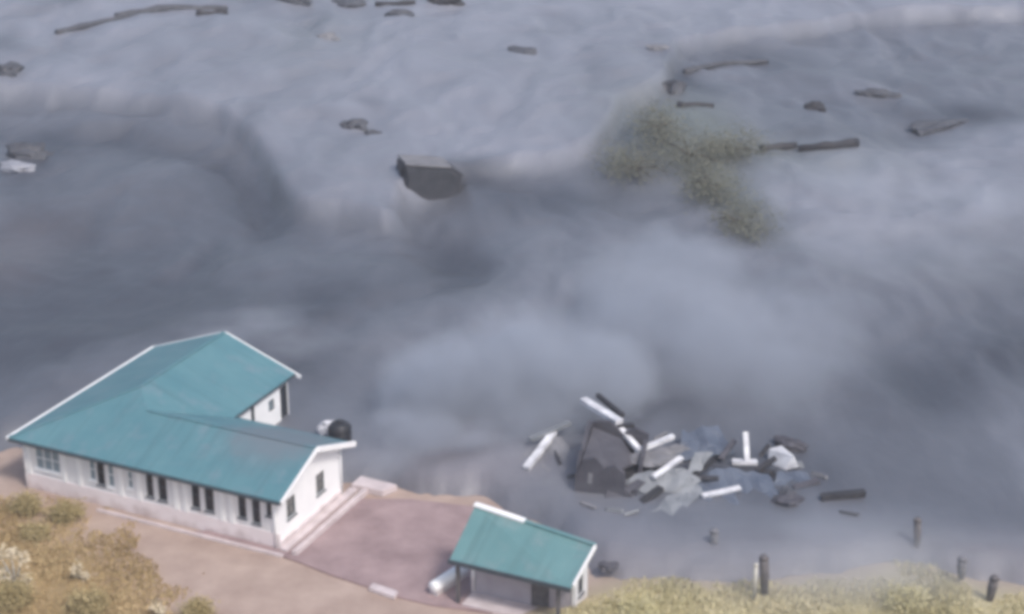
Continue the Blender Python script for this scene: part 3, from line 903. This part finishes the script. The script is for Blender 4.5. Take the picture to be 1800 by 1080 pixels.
beam('plank', (936, 800, 1.4), (962, 770, 1.8), .26, .18, 'dark plank on the upper side of the leftmost slanted beam', 'log', cat='plank')
beam('drift_log', (1446, 874, 1.2), (1518, 867, 1.2), .42, .34, 'dark flat timber lying alone right of the wreckage', 'log', cat='log', group='logs and rocks adrift')


def sheet(pts, label, mt='sheet', th=.05, bend=.10):
    """torn roof sheet: a crumpled, buckled plate"""
    V = [at(*q) for q in pts]
    c = sum(V, Vector()) / len(V)
    bm = bmesh.new()
    bm.faces.new([bm.verts.new(p_ - c) for p_ in V])
    bmesh.ops.triangulate(bm, faces=bm.faces)
    bmesh.ops.subdivide_edges(bm, edges=bm.edges, cuts=5, use_grid_fill=True)
    for v_ in bm.verts:
        q = (v_.co + c) * .9
        v_.co.z += bend * 1.4 * mnoise.noise(q) + bend * .5 * math.sin(q.x * 5.5 + q.y * 2)
        v_.co.x += .12 * mnoise.noise(q * 2.2 + Vector((5, 0, 0))); v_.co.y += .2 * mnoise.noise(q * 2.2 + Vector((0, 9, 0)))
    bmesh.ops.solidify(bm, geom=bm.faces, thickness=th)
    o = obj('roof_sheet', bm, M[mt], None); o.location = c
    return tag(o, label, 'roof sheet', 'torn roof sheets in the wreckage')


sheet([(1150, 895, .7), (1200, 852, 1.3), (1270, 826, 1.6), (1350, 832, 1.4), (1372, 872, .9), (1300, 912, .6), (1210, 926, .6)], 'broad dark bluish roof sheet half buried in mud below the white upright post', 'sheet_blue', bend=.22)
sheet([(1352, 862, .9), (1372, 826, 1.3), (1420, 832, 1.2), (1440, 862, .8), (1400, 884, .7)], 'smaller dark bluish roof sheet below the pale masonry chunk', 'sheet_blue', bend=.18)
sheet([(1190, 812, 1.5), (1200, 758, 2.2), (1262, 752, 2.0), (1290, 800, 1.4)], 'dark bluish roof sheet behind the grey ones, left of the white upright post', 'sheet_blue', bend=.2)
sheet([(905, 838, .9), (920, 800, 1.2), (985, 770, 1.7), (1010, 800, 1.4), (990, 850, .9)], 'dull dusty sheet under the leftmost slanted beam', 'ruin_pale', bend=.2)
sheet([(1098, 850, 1.4), (1118, 834, 1.9), (1200, 822, 2.2), (1232, 846, 1.5), (1206, 866, 1.2), (1134, 868, 1.2)], 'largest grey roof sheet lying flat in the middle of the wreckage')
sheet([(1206, 838, 1.7), (1220, 792, 2.6), (1252, 796, 2.4), (1234, 826, 1.8)], 'grey roof sheet tilted up at the right end of the flat one')
sheet([(1098, 812, 2.0), (1108, 798, 2.3), (1190, 800, 2.5), (1200, 814, 2.1), (1140, 822, 2.0)], 'narrow grey roof sheet above the dark plank', 'ruin_pale')
sheet([(1130, 800, 2.3), (1186, 780, 2.8), (1216, 786, 2.7), (1196, 800, 2.35)], 'small dull roof sheet behind the V-shaped white beams', 'ruin_pale')
sheet([(1140, 905, .95), (1180, 870, 1.3), (1228, 852, 1.5), (1236, 868, 1.2), (1180, 915, .9)], 'bluish roof sheet sliding into mud below the flat one', 'sheet')
SPL = [(1000, 838, 26, -6, 'splinter in mud left of the dark house shell'), (1022, 884, 22, 8, 'splinter in mud below the left corner of the dark house shell'),
       (1240, 768, 24, 4, 'splinter lying between the V-shaped beams and the upright post'), (1338, 800, 12, -16, 'tilted splinter between upright post and masonry chunk'),
       (1430, 832, 20, 6, 'splinter floating right of the pale masonry chunk'), (1068, 896, 24, 2, 'splinter in mud below the middle of the dark house shell'),
       (975, 792, 10, 22, 'dark splinter just right of the leftmost slanted beam'), (1150, 772, 20, -10, 'splinter above the V-shaped white beams'),
       (1100, 905, 18, -6, 'splinter floating between small house and grey roof sheets'), (1480, 900, 26, 4, 'thin splinter floating below the lone flat timber')]
for k, (px, py, dx, dy, lb) in enumerate(SPL):
    a_, b_ = on_mud(px, py, .06), on_mud(px + dx, py + dy, .12)
    bm = bmesh.new(); bar(bm, Vector((0, 0, 0)), b_ - a_, .2, .12, 0.3 * k, .2)
    o = obj('splinter', bm, M[('log', 'ruin_pale', 'sheet')[k % 3]], None); o.location = a_
    tag(o, lb, 'plank', 'splinters around the wreckage')


for a_, b_, w_, h_, mt_, lb in (((1096, 866, 1.3), (1132, 846, 1.6), .45, .25, 'ruin', 'muddy grey beam stub at the lower right corner of the dark house shell'),
                                ((1180, 838, 1.7), (1262, 842, 1.5), .30, .16, 'log', 'dark batten across the bluish sheets, left of the upright post'),
                                ((1268, 806, 1.5), (1290, 776, 2.0), .30, .20, 'ruin', 'muddy grey beam leaning just left of the upright post'),
                                ((1332, 826, 1.3), (1362, 806, 1.7), .28, .18, 'log', 'dark timber between the sill and the masonry chunk'),
                                ((1236, 872, 1.2), (1300, 858, 1.3), .30, .16, 'beam', 'pale batten lying on the broad bluish sheet'),
                                ((1150, 838, 2.0), (1196, 806, 2.5), .30, .18, 'beam', 'pale batten leaning over the flat grey sheet'),
                                ((1398, 858, 1.0), (1436, 846, 1.1), .35, .2, 'ruin', 'muddy grey beam end at the right edge of the wreckage'),
                                ((1000, 866, 1.0), (1050, 880, 1.0), .35, .2, 'ruin_pale', 'dull beam at the foot of the dark house shell, left side')):
    beam('broken_beam', a_, b_, w_, h_, lb, mt_, roll=.3)


def fragment(pts, vec, label, mt):
    V = [at(*q) for q in pts]
    c = sum(V, Vector()) / len(V)
    bm = bmesh.new(); prism(bm, [p_ - c for p_ in V], vec)
    o = obj('wall_fragment', bm, M[mt], None); o.location = c
    return tag(o, label, 'masonry')


fragment([(1350, 812, 1.0), (1352, 790, 1.7), (1372, 784, 2.0), (1394, 802, 1.9), (1402, 822, 1.2), (1376, 828, .9)], (.1, .35, -.15), 'pale chunk of masonry right of the white upright post', 'beam')
fragment([(1398, 824, .9), (1400, 810, 1.3), (1410, 812, 1.3), (1416, 826, .9)], (.05, .25, -.1), 'small pale stone just right of the masonry chunk', 'sheet')
tag(rock('rubble', at(1390, 782, 1.2), (.9, .5, .4), M['ruin'], 19, -.5), 'dark rubble heap behind the pale masonry chunk', 'rubble')
tag(rock('rubble', at(1385, 888, .8), (1.1, .8, .5), M['ruin'], 23), 'dark rounded rubble half sunk in mud below the white upright post', 'rubble')

# ------------------------------------------------------------------ things adrift in the slurry
c0 = on_mud(762, 352)
sh = tag(empty('floating_shed', (c0.x, c0.y, c0.z + .25), math.radians(15), math.radians(-5), math.radians(3)),
         'dark flat-topped boxy shed swept along, half sunk in the pale mud', 'shed')
bm = bmesh.new(); prism(bm, [(-2.4, 0, -1.5), (2.3, 0, -1.5), (2.3, 0, 1.7), (1.5, 0, 2.35), (-2.3, 0, 2.7)], (0, 3.6, 0))
bmesh.ops.bevel(bm, geom=list(bm.edges), offset=.12, segments=2, affect='EDGES')
bmesh.ops.subdivide_edges(bm, edges=[e_ for e_ in bm.edges if e_.calc_length() > 1.2], cuts=5, use_grid_fill=True)
for v_ in bm.verts: v_.co += Vector((mnoise.noise(v_.co * 1.3), mnoise.noise(v_.co * 1.3 + Vector((7, 0, 0))), mnoise.noise(v_.co * 1.1 + Vector((0, 5, 0))))) * .16
obj('wall', bm, M['shed'], sh)
bm = bmesh.new(); prism(bm, [(-2.34, .05, 2.75), (-.6, -.08, 2.58), (1.5, .02, 2.40), (1.55, 3.5, 2.42), (.2, 3.75, 2.56), (-2.3, 3.55, 2.76)], (0, 0, .14)); obj('roof', bm, M['ruin_pale'], sh)
bm = bmesh.new(); add_box(bm, -2.47, -2.403, 1.0, 2.1, .4, 2.2); obj('door', bm, M['log'], sh)
bm = bmesh.new(); prism(bm, [(1.6, .2, 2.32), (2.7, .1, 1.5), (3.1, 3.0, 1.3), (1.6, 3.5, 2.38)], (0, 0, .10)); obj('torn_roof_edge', bm, M['rock'], sh)

ROCKS = [(622, 222, (1.1, .9, .55), 'rock', 'dark rock poking out of pale mud left of and above the shed'),
         (655, 236, (.8, .5, .3), 'rock', 'small dark rock trailing right of the rock above the shed'),
         (918, 92, (1.4, 1.0, .45), 'rock', 'lone low grey rock in the pale mud near the top middle'),
         (1432, 192, (.95, .9, .75), 'log', 'small nearly black rock above the long dark log'),
         (1540, 166, (2.2, 1.0, .5), 'rock', 'flat grey rock up right of the nearly black one'),
         (1650, 222, (3.0, 1.2, .4), 'rock', 'long low grey rock at right, level with the log'),
         (1180, 160, (1.2, 1.3, 1.1), 'rock', 'dark boulder at the upper tip of the muddy trees'),
         (48, 272, (2.2, 1.5, .9), 'rock', 'dark boulder at left edge above a pale slab'),
         (8, 128, (1.6, 1.4, .8), 'rock', 'dark boulder cut by the left edge near the top'),
         (1160, 84, (1.3, .8, .25), 'ruin_pale', 'dull flat rock above the dark boulder near the trees'),
         (575, 68, (1.1, 1.0, .5), 'ruin_pale', 'dull rock between the top debris and the dark rock'),
         (702, 26, (1.6, .9, .5), 'rock', 'dark low rock near the top edge, left of centre'),
         (520, 3, (2.2, 1.2, .6), 'rock', 'long dark rock on the top edge, left of the others'),
         (610, 6, (1.8, 1.2, .45), 'rock', 'flat dark rock on the top edge next to the long one'),
         (785, 4, (2.0, 1.2, .7), 'log', 'nearly black rock on the top edge left of centre'),
         (1385, 870, (.5, .4, .3), 'rock', 'small grey stone sunk in mud below the masonry chunk')]
for i, (px, py, s, mt, lb) in enumerate(ROCKS):
    p = on_mud(px, py)
    tag(rock('boulder', p, s, M[mt], 40 + i * 3, random.uniform(-.5, .5)), lb, 'rock', 'logs and rocks adrift')
tag(rock('pale_slab', on_mud(28, 296), (1.9, 1.0, .45), M['rock_pale'], 71, -.7), 'pale slab below the dark boulder at the left edge', 'rock', 'logs and rocks adrift')


def log(pts, r, label, mt='log', name='drift_log'):
    V = [on_mud(q[0], q[1], r * .5) for q in pts]
    c = V[0]
    bm = bmesh.new()
    fine = []
    for a, b_ in zip(V, V[1:]):
        for k in range(4): fine.append(a.lerp(b_, k / 4) - c + Vector((0, random.uniform(-.1, .1), random.uniform(-.06, .06))))
    fine.append(V[-1] - c)
    n_ = len(fine)
    tube(bm, fine, [r * (1.05 - .45 * k / n_) * random.uniform(.9, 1.1) for k in range(n_)], 8, wob=.15)
    o = obj(name, bm, M[mt], None, True); o.location = c
    return tag(o, label, 'log', 'logs and rocks adrift')


log([(1338, 261), (1400, 256)], .42, 'left half of the long dark log beside the muddy trees')
log([(1506, 252), (1450, 258), (1404, 262)], .45, 'right half of the long dark log, farther from the trees')
log([(1190, 184), (1255, 186)], .30, 'thin dark log below the boulder at the tip of the trees')
log([(1205, 126), (1270, 112), (1350, 108)], .35, 'grey trunk drifting above the dark boulder near the trees', 'rock')
log([(205, 30), (300, 14), (400, 16)], .5, 'long dark trunk drifting at the top left corner', 'rock')
log([(100, 58), (180, 38), (240, 24)], .35, 'thinner trunk trailing left of the long one at the top', 'rock')
log([(345, 24), (400, 22)], .4, 'short dark log just under the long trunk at the top left', 'log')
log([(660, 8), (730, 4)], .35, 'dark log at the top edge beside the low rock', 'log')


# ------------------------------------------------------------------ leaves
def leaf_mesh(name, centers, size, tints, flat=0.4, seed=1):
    """many small leaf quads, each bent at the midrib into two triangles"""
    r = np.random.default_rng(seed)
    n = len(centers)
    d = r.normal(size=(n, 3)); d[:, 2] *= flat; d /= np.linalg.norm(d, axis=1, keepdims=True)
    s = np.cross(d, r.normal(size=(n, 3))); s /= np.linalg.norm(s, axis=1, keepdims=True)
    sz = size * r.uniform(.6, 1.4, (n, 1))
    c = np.asarray(centers)
    v = np.stack([c - d * sz, c + s * sz * .45, c + d * sz, c - s * sz * .45], 1).reshape(-1, 3)
    me = bpy.data.meshes.new(name)
    me.vertices.add(4 * n); me.vertices.foreach_set('co', v.astype(np.float32).ravel())
    me.loops.add(4 * n); me.loops.foreach_set('vertex_index', np.arange(4 * n, dtype=np.int32))
    me.polygons.add(n); me.polygons.foreach_set('loop_start', np.arange(0, 4 * n, 4, dtype=np.int32))
    me.update()
    put_attr(me, 'tint', np.repeat(np.clip(tints, 0, 1), 4))
    return me


def clumps(r, n_cl, per, rad, cl_r, sq=.7):
    pts, tn = [], []
    for _ in range(n_cl):
        d = r.normal(size=3); d /= np.linalg.norm(d)
        c = d * r.uniform(.35, 1.0) ** .6 * np.array(rad)
        t_ = r.uniform(.15, .85)
        q = c + r.normal(size=(per, 3)) * cl_r * np.array([1, 1, sq])
        pts.append(q); tn.append(t_ + r.normal(size=per) * .16)
    return np.concatenate(pts), np.concatenate(tn)


def tree(name, p, h, rad, label, lean, leaf, seed, cat='tree', group=None, n_cl=26, per=40, cl=.42, ls=.22):
    r = np.random.default_rng(seed)
    t_ = tag(empty(name, p, r.uniform(0, 6)), label, cat, group)
    t_.rotation_euler = (0, 0, 0)
    top = Vector((lean[0], lean[1], h * .72))
    bm = bmesh.new()
    tube(bm, [(0, 0, -.8), top * .3, top * .65 + Vector((.1, 0, 0)), top], [h * .05, h * .042, h * .03, h * .015], 8, wob=.12)
    for k in range(6):
        a = k * 1.05 + r.uniform(-.3, .3)
        st = top * r.uniform(.45, .9)
        en = st + Vector((math.cos(a) * rad[0] * .7, math.sin(a) * rad[1] * .7, rad[2] * r.uniform(.1, .6)))
        tube(bm, [st, st.lerp(en, .5) + Vector((0, 0, .12)), en], [h * .02, h * .014, h * .006], 6)
    obj('trunk', bm, M['bark'], t_, True)
    pts, tn = clumps(r, n_cl, per, rad, cl)
    pts = pts + np.array([lean[0], lean[1], h * .75])
    link_mesh('crown', leaf_mesh('crown', pts, ls, tn, seed=seed), M[leaf], t_)
    return t_


TREES = [(1205, 285, 1.3, (3.2, 4.2, .55), (.6, -.3), 'largest matted olive tree engulfed in the flow, at the centre of its clump'),
         (1120, 305, .9, (2.2, 4.0, .45), (-.4, 0), 'low matted tree at the left edge of the engulfed clump'),
         (1160, 235, 1.1, (1.9, 5.0, .5), (-.2, 0), 'matted tree at the top of the engulfed clump below the boulder'),
         (1280, 270, .9, (3.0, 3.2, .4), (.6, 0), 'matted tree at the right of the engulfed clump, nearest the long log'),
         (1238, 335, .9, (1.8, 4.4, .4), (.5, -.4), 'matted tree below the middle of the engulfed clump'),
         (1285, 390, .7, (1.4, 4.2, .35), (.8, -1.5), 'drowned tree trailing down right, lowest of the engulfed clump')]
for i, (px, py, h, rad, lean, lb) in enumerate(TREES):
    p = on_mud(px, py)
    t_ = tree('tree', p, h, rad, lb, lean, 'leaf_grey', 200 + i, group='trees engulfed by the flow', n_cl=34, per=120, cl=.95, ls=.09)

    r = np.random.default_rng(700 + i)
    for k in range(7):
        a = r.uniform(0, 6.28); ln = r.uniform(.6, 1.15)
        st = Vector((lean[0] * .5, lean[1] * .5, h * .5))
        en = Vector((math.cos(a) * rad[0] * ln, math.sin(a) * rad[1] * ln, r.uniform(.1, 1.1) * h))
        bm = bmesh.new(); tube(bm, [st, st.lerp(en, .5) + Vector((r.uniform(-.3, .3), r.uniform(-.3, .3), .25)), en], [.10, .07, .03], 6)
        obj('bare_branch', bm, M['bark'], t_, True)

# ------------------------------------------------------------------ banks in the foreground
def grass(name, poly, n, box_, hgt, mt, label, seed, width=.05):
    r = np.random.default_rng(seed)
    X = r.uniform(box_[0], box_[1], n); Y = r.uniform(box_[2], box_[3], n)
    keep = sdf(X, Y, poly) + 1.6 * fbm(X / 1.6, Y / 2.4, 3, seed) > r.uniform(-.2, 1.8, n) ** 2 * .8
    X, Y = X[keep], Y[keep]
    dens = fbm(X / 2.2, Y / 3, 4, seed + 5)
    k2 = r.uniform(-.9, .6, len(X)) < dens + .45
    X, Y, dens = X[k2], Y[k2], dens[k2]
    z = ground_fields(X, Y)[0]
    n = len(X)
    h = hgt * r.uniform(.5, 1.4, n) * (1 + .7 * dens)
    a = r.uniform(0, 2 * np.pi, n)
    w = width * r.uniform(.7, 1.6, n)
    ln = r.normal(size=(n, 2)) * .35 * h[:, None]
    base = np.stack([X, Y, z - .03], -1)
    sx = np.stack([np.cos(a) * w, np.sin(a) * w, 0 * a], -1)
    mid = base + np.stack([ln[:, 0] * .35, ln[:, 1] * .35, h * .6], -1)
    tip = base + np.stack([ln[:, 0], ln[:, 1], h], -1)
    v = np.stack([base - sx, base + sx, mid + sx * .8, tip, mid - sx * .8], 1).reshape(-1, 3)
    me = bpy.data.meshes.new(name)
    me.vertices.add(5 * n); me.vertices.foreach_set('co', v.astype(np.float32).ravel())
    me.loops.add(5 * n); me.loops.foreach_set('vertex_index', np.arange(5 * n, dtype=np.int32))
    me.polygons.add(n); me.polygons.foreach_set('loop_start', np.arange(0, 5 * n, 5, dtype=np.int32))
    me.update()
    tn = .5 + .55 * fbm(X / 3.5, Y / 5, 4, seed + 9) + r.normal(size=n) * .13
    put_attr(me, 'tint', np.repeat(np.clip(tn, 0, 1), 5))
    return tag(link_mesh(name, me, M[mt]), label, 'grass', kind='stuff')


grass('dry_grass', BANK_L, 80000, (-32, -13, 74, 95), .13, 'grass_brown', 'dry brown grass covering the bank below the large house', 301)
grass('bank_grass', BANK_R, 100000, (0, 32, 74, 90), .17, 'grass_yellow', 'yellow-green grass along the bank below the flood', 303)

BUSH_L = [(45, 902, .55, 'leaf_brown', 'low olive brown bush at left edge just below the house corner'),
          (115, 912, .5, 'leaf_brown', 'low brown bush below the big curtained window of the house'),
          (62, 945, .3, 'leaf_brown', 'tiny dark bush between the low bushes and the bleached shrub'),
          (20, 1066, .8, 'leaf_brown', 'dark olive bush filling the bottom left corner'),
          (150, 1075, .6, 'leaf_brown', 'brown bush on the bottom edge below the middle bleached shrub'),
          (345, 1085, .4, 'leaf_brown', 'small brown bush cut by the bottom edge, rightmost on its bank')]
for i, (px, py, s, lf, lb) in enumerate(BUSH_L):
    tree('bush', on_ground(px, py), 1.1 * s, (1.25 * s, 1.2 * s, .6 * s), lb, (0, 0), lf, 400 + i, 'bush', 'bushes on the left bank', 22, 110, .30, .08)
BUSH_R = [(1130, 1084, .6, 'low yellow-green bush on the bottom edge at the left end of the right bank'),
          (1590, 1062, .6, 'low yellow-green bush on the bottom edge below the tapered post')]
for i, (px, py, s, lb) in enumerate(BUSH_R):
    tree('bush', on_ground(px, py), 0.6 * s, (1.5 * s, 1.3 * s, .28 * s), lb, (0, 0), 'leaf_yellow', 440 + i, 'bush', 'bushes on the right bank', 22, 110, .34, .08)


def dead_shrub(px, py, arms, label, seed):
    p = on_ground(px, py)
    r = np.random.default_rng(seed)
    t_ = tag(empty('dead_shrub', p), label, 'shrub', 'bleached shrubs on the left bank')
    bm = bmesh.new()
    cl, tn = [], []
    for (dx, dz, s) in arms:
        en = Vector((dx, r.uniform(-.2, .2), dz))
        tube(bm, [(0, 0, -.15), en * .5 + Vector((0, 0, .12)), en], [.06, .045, .02], 6)
        q = np.array(en) + r.normal(size=(70, 3)) * s
        cl.append(q)
    obj('branches', bm, M['post_pale'], t_, True)
    c = np.concatenate(cl)
    link_mesh('dry_leaves', leaf_mesh('dry_leaves', c, .13, np.full(len(c), .5), seed=seed), M['bleached'], t_)


dead_shrub(28, 1030, [(-.75, 1.75, .20), (-.1, 1.85, .24), (.5, 1.7, .22), (-.8, .6, .18), (.55, .4, .16)], 'bleached shrub with several pale heads at the left edge', 501)
dead_shrub(140, 1018, [(-.05, .75, .13), (.28, .22, .12), (-.15, .3, .1)], 'small bleached shrub with one pale head, middle of the three', 502)
dead_shrub(278, 1085, [(0, .65, .12), (.12, .3, .1)], 'small bleached shrub at the bottom edge beside the path', 503)


# posts standing on the edge of the right bank
def post(px, py, h, r_, mt, label, lean=(0, 0)):
    p, pm = on_ground(px, py), on_mud(px, py)
    if pm.z > p.z: p = pm
    t_ = tag(empty('fence_post', p), label, 'post', 'posts on the right bank')
    bm = bmesh.new()
    tube(bm, [(0, 0, -.4), (lean[0] * .5, lean[1] * .5, h * .5), (lean[0], lean[1], h)], [r_ * .75, r_ * 1.0, r_ * .95], 9, wob=.12)
    obj('shaft', bm, M[mt], t_, True)
    bm = bmesh.new()
    tube(bm, [(lean[0], lean[1], h - .02), (lean[0], lean[1], h + .14)], [r_ * 1.15, r_ * .7], 9, wob=.1)
    obj('cap', bm, M[mt], t_, True)


post(1345, 1034, 1.75, .24, 'post', 'dark upright post beside a thin pale one on the right bank', (-.15, 0))
post(1326, 1040, 1.5, .12, 'post_pale', 'thin pale post just left of the dark upright one')
post(1613, 957, 1.45, .21, 'post', 'dark tapered post standing alone at the mud edge', (-.12, 0))
post(1740, 1046, .95, .24, 'post', 'short thick post near the bottom right corner', (.15, 0))
post(1255, 955, .7, .24, 'ruin_pale', 'dull muddy stump left of the dark upright post, in mud')
post(1690, 1005, .7, .25, 'ruin_pale', 'dull stump between the tapered post and the short thick one')


# ------------------------------------------------------------------ spray and dust thrown up by the flow
def spray(px, py, z, size, dens, label, seed, rot=0.0, scale=2.0, lo=.38, hi=.68):
    bm = bmesh.new()
    bmesh.ops.create_icosphere(bm, subdivisions=3, radius=1.0)
    m = bpy.data.materials.new('spray_dust')
    m.use_nodes = True
    N, Lk = m.node_tree.nodes, m.node_tree.links
    N.remove(N['Principled BSDF'])
    pv = N.new('ShaderNodeVolumePrincipled')
    pv.inputs['Color'].default_value = (.86, .88, .93, 1)
    pv.inputs['Anisotropy'].default_value = 0.15
    tc = N.new('ShaderNodeTexCoord')
    ln_ = N.new('ShaderNodeVectorMath'); ln_.operation = 'LENGTH'
    Lk.new(tc.outputs['Object'], ln_.inputs[0])
    fall = N.new('ShaderNodeMapRange'); fall.interpolation_type = 'SMOOTHSTEP'
    fall.inputs[1].default_value = 0.97; fall.inputs[2].default_value = 0.25
    Lk.new(ln_.outputs['Value'], fall.inputs[0])
    mp2 = N.new('ShaderNodeMapping'); mp2.inputs['Location'].default_value = (seed, seed * 2.3, 0)
    Lk.new(tc.outputs['Object'], mp2.inputs[0])
    nz = N.new('ShaderNodeTexNoise'); nz.inputs['Scale'].default_value = scale; nz.inputs['Detail'].default_value = 3
    Lk.new(mp2.outputs[0], nz.inputs['Vector'])
    th = N.new('ShaderNodeMapRange'); th.interpolation_type = 'SMOOTHSTEP'
    th.inputs[1].default_value = lo; th.inputs[2].default_value = hi
    Lk.new(nz.outputs['Fac'], th.inputs[0])
    a = N.new('ShaderNodeMath'); a.operation = 'MULTIPLY'
    Lk.new(fall.outputs[0], a.inputs[0]); Lk.new(th.outputs[0], a.inputs[1])
    a2 = N.new('ShaderNodeMath'); a2.operation = 'MULTIPLY'; a2.inputs[1].default_value = dens
    Lk.new(a.outputs[0], a2.inputs[0]); Lk.new(a2.outputs[0], pv.inputs['Density'])
    Lk.new(pv.outputs[0], N['Material Output'].inputs['Volume'])
    o = obj('spray_cloud', bm, m)
    o.location = at(px, py, z); o.scale = size; o.rotation_euler = (0, 0, rot)
    return tag(o, label, 'spray', kind='stuff')




def plume(puffs, dens, label, seed, edge=.55, nscale=.22, amp=.55):
    """billowing dust: several rounded puffs whose outline is broken up by noise, one even-coloured volume"""
    cs = [(at(px, py, z), r) for px, py, z, r in puffs]
    lo = [min(c[k] - r[k] for c, r in cs) - .5 for k in range(3)]
    hi = [max(c[k] + r[k] for c, r in cs) + .5 for k in range(3)]
    m = bpy.data.materials.new('dust_plume')
    m.use_nodes = True
    N, Lk = m.node_tree.nodes, m.node_tree.links
    N.remove(N['Principled BSDF'])
    pv = N.new('ShaderNodeVolumePrincipled')
    pv.inputs['Color'].default_value = (.60, .64, .71, 1)
    tc = N.new('ShaderNodeTexCoord')
    nz = N.new('ShaderNodeTexNoise'); nz.inputs['Scale'].default_value = nscale; nz.inputs['Detail'].default_value = 6; nz.inputs['Roughness'].default_value = .6
    nz.noise_dimensions = '4D'; nz.inputs['W'].default_value = seed
    Lk.new(tc.outputs['Object'], nz.inputs['Vector'])
    nm = N.new('ShaderNodeMath'); nm.operation = 'MULTIPLY_ADD'; nm.inputs[1].default_value = amp; nm.inputs[2].default_value = -amp * .5
    Lk.new(nz.outputs['Fac'], nm.inputs[0])
    prev = None
    for c, r in cs:
        a = N.new('ShaderNodeVectorMath'); a.operation = 'SUBTRACT'; a.inputs[1].default_value = c
        Lk.new(tc.outputs['Object'], a.inputs[0])
        b_ = N.new('ShaderNodeVectorMath'); b_.operation = 'DIVIDE'; b_.inputs[1].default_value = r
        Lk.new(a.outputs[0], b_.inputs[0])
        l_ = N.new('ShaderNodeVectorMath'); l_.operation = 'LENGTH'; Lk.new(b_.outputs[0], l_.inputs[0])
        if prev is None: prev = l_.outputs['Value']
        else:
            mn = N.new('ShaderNodeMath'); mn.operation = 'SMOOTH_MIN'; mn.inputs[2].default_value = .15
            Lk.new(prev, mn.inputs[0]); Lk.new(l_.outputs['Value'], mn.inputs[1]); prev = mn.outputs[0]
    ad = N.new('ShaderNodeMath'); ad.operation = 'ADD'; Lk.new(prev, ad.inputs[0]); Lk.new(nm.outputs[0], ad.inputs[1])
    mr = N.new('ShaderNodeMapRange'); mr.interpolation_type = 'SMOOTHSTEP'
    mr.inputs[1].default_value = .80; mr.inputs[2].default_value = .80 - edge; mr.inputs[3].default_value = 0; mr.inputs[4].default_value = dens
    Lk.new(ad.outputs[0], mr.inputs[0]); Lk.new(mr.outputs[0], pv.inputs['Density'])
    Lk.new(pv.outputs[0], N['Material Output'].inputs['Volume'])
    o = box('dust_plume', (lo[0], hi[0], lo[1], hi[1], lo[2], hi[2]), m)
    return tag(o, label, 'dust', kind='stuff')


plume([(745, 770, .8, (4.2, 5, 3.6)), (790, 700, 1.4, (6.2, 6, 6.2)), (900, 690, 1.8, (7.2, 8, 6.6)), (1040, 690, 1.6, (6.0, 8, 5.4)), (965, 740, 1.2, (5.2, 6, 4.2)), (840, 800, .4, (6.0, 3.5, 2.2)), (700, 830, .2, (4.5, 3, 1.8))],
      .55, 'dense pale dust plume billowing between the large house and the wreckage', 1.7, edge=.52, nscale=.34, amp=.95)
plume([(1010, 640, 2.0, (7, 11, 5.0)), (1120, 570, 2.5, (8, 13, 6.0)), (1250, 610, 2.5, (8, 12, 6.0)), (1350, 660, 1.5, (8, 10, 4.0)), (1180, 480, 1.5, (9, 12, 3.5)), (1420, 560, 1.0, (8, 12, 3.0))],
      .24, 'thin drifting dust rising behind the wreckage', 5.3, edge=.7, nscale=.2, amp=1.1)
spray(1600, 400, 1.5, (16, 18, 4.0), .16, 'wide pale veil of spray at the right', 12.3)
spray(470, 600, 1.5, (9, 6, 3.0), .16, 'thin dust behind the rear gable of the large house', 17.9)
spray(980, 850, .8, (7, 5, 2.6), .14, 'thin dust drifting over the left end of the wreckage', 35.1)
spray(1250, 890, 1.0, (9, 5, 2.2), .05, 'thin spray low over the mud below the wreckage', 23.1)
spray(1480, 1000, .6, (17, 7, 2.4), .24, 'thin dusty veil along the edge of the right bank', 29.3, lo=.2, hi=.6)

# ------------------------------------------------------------------ dusty air
hm = bpy.data.materials.new('dusty_air')
hm.use_nodes = True
N, Lk = hm.node_tree.nodes, hm.node_tree.links
N.remove(N['Principled BSDF'])
pv = N.new('ShaderNodeVolumePrincipled')
pv.inputs['Color'].default_value = (.90, .92, .96, 1)
pv.inputs['Density'].default_value = 0.0004
Lk.new(pv.outputs[0], N['Material Output'].inputs['Volume'])
hz = box('haze', (-1700, 1700, -1700, 2000, -3, 58), hm)
tag(hz, 'pale dusty air over the whole valley', 'haze', kind='stuff')
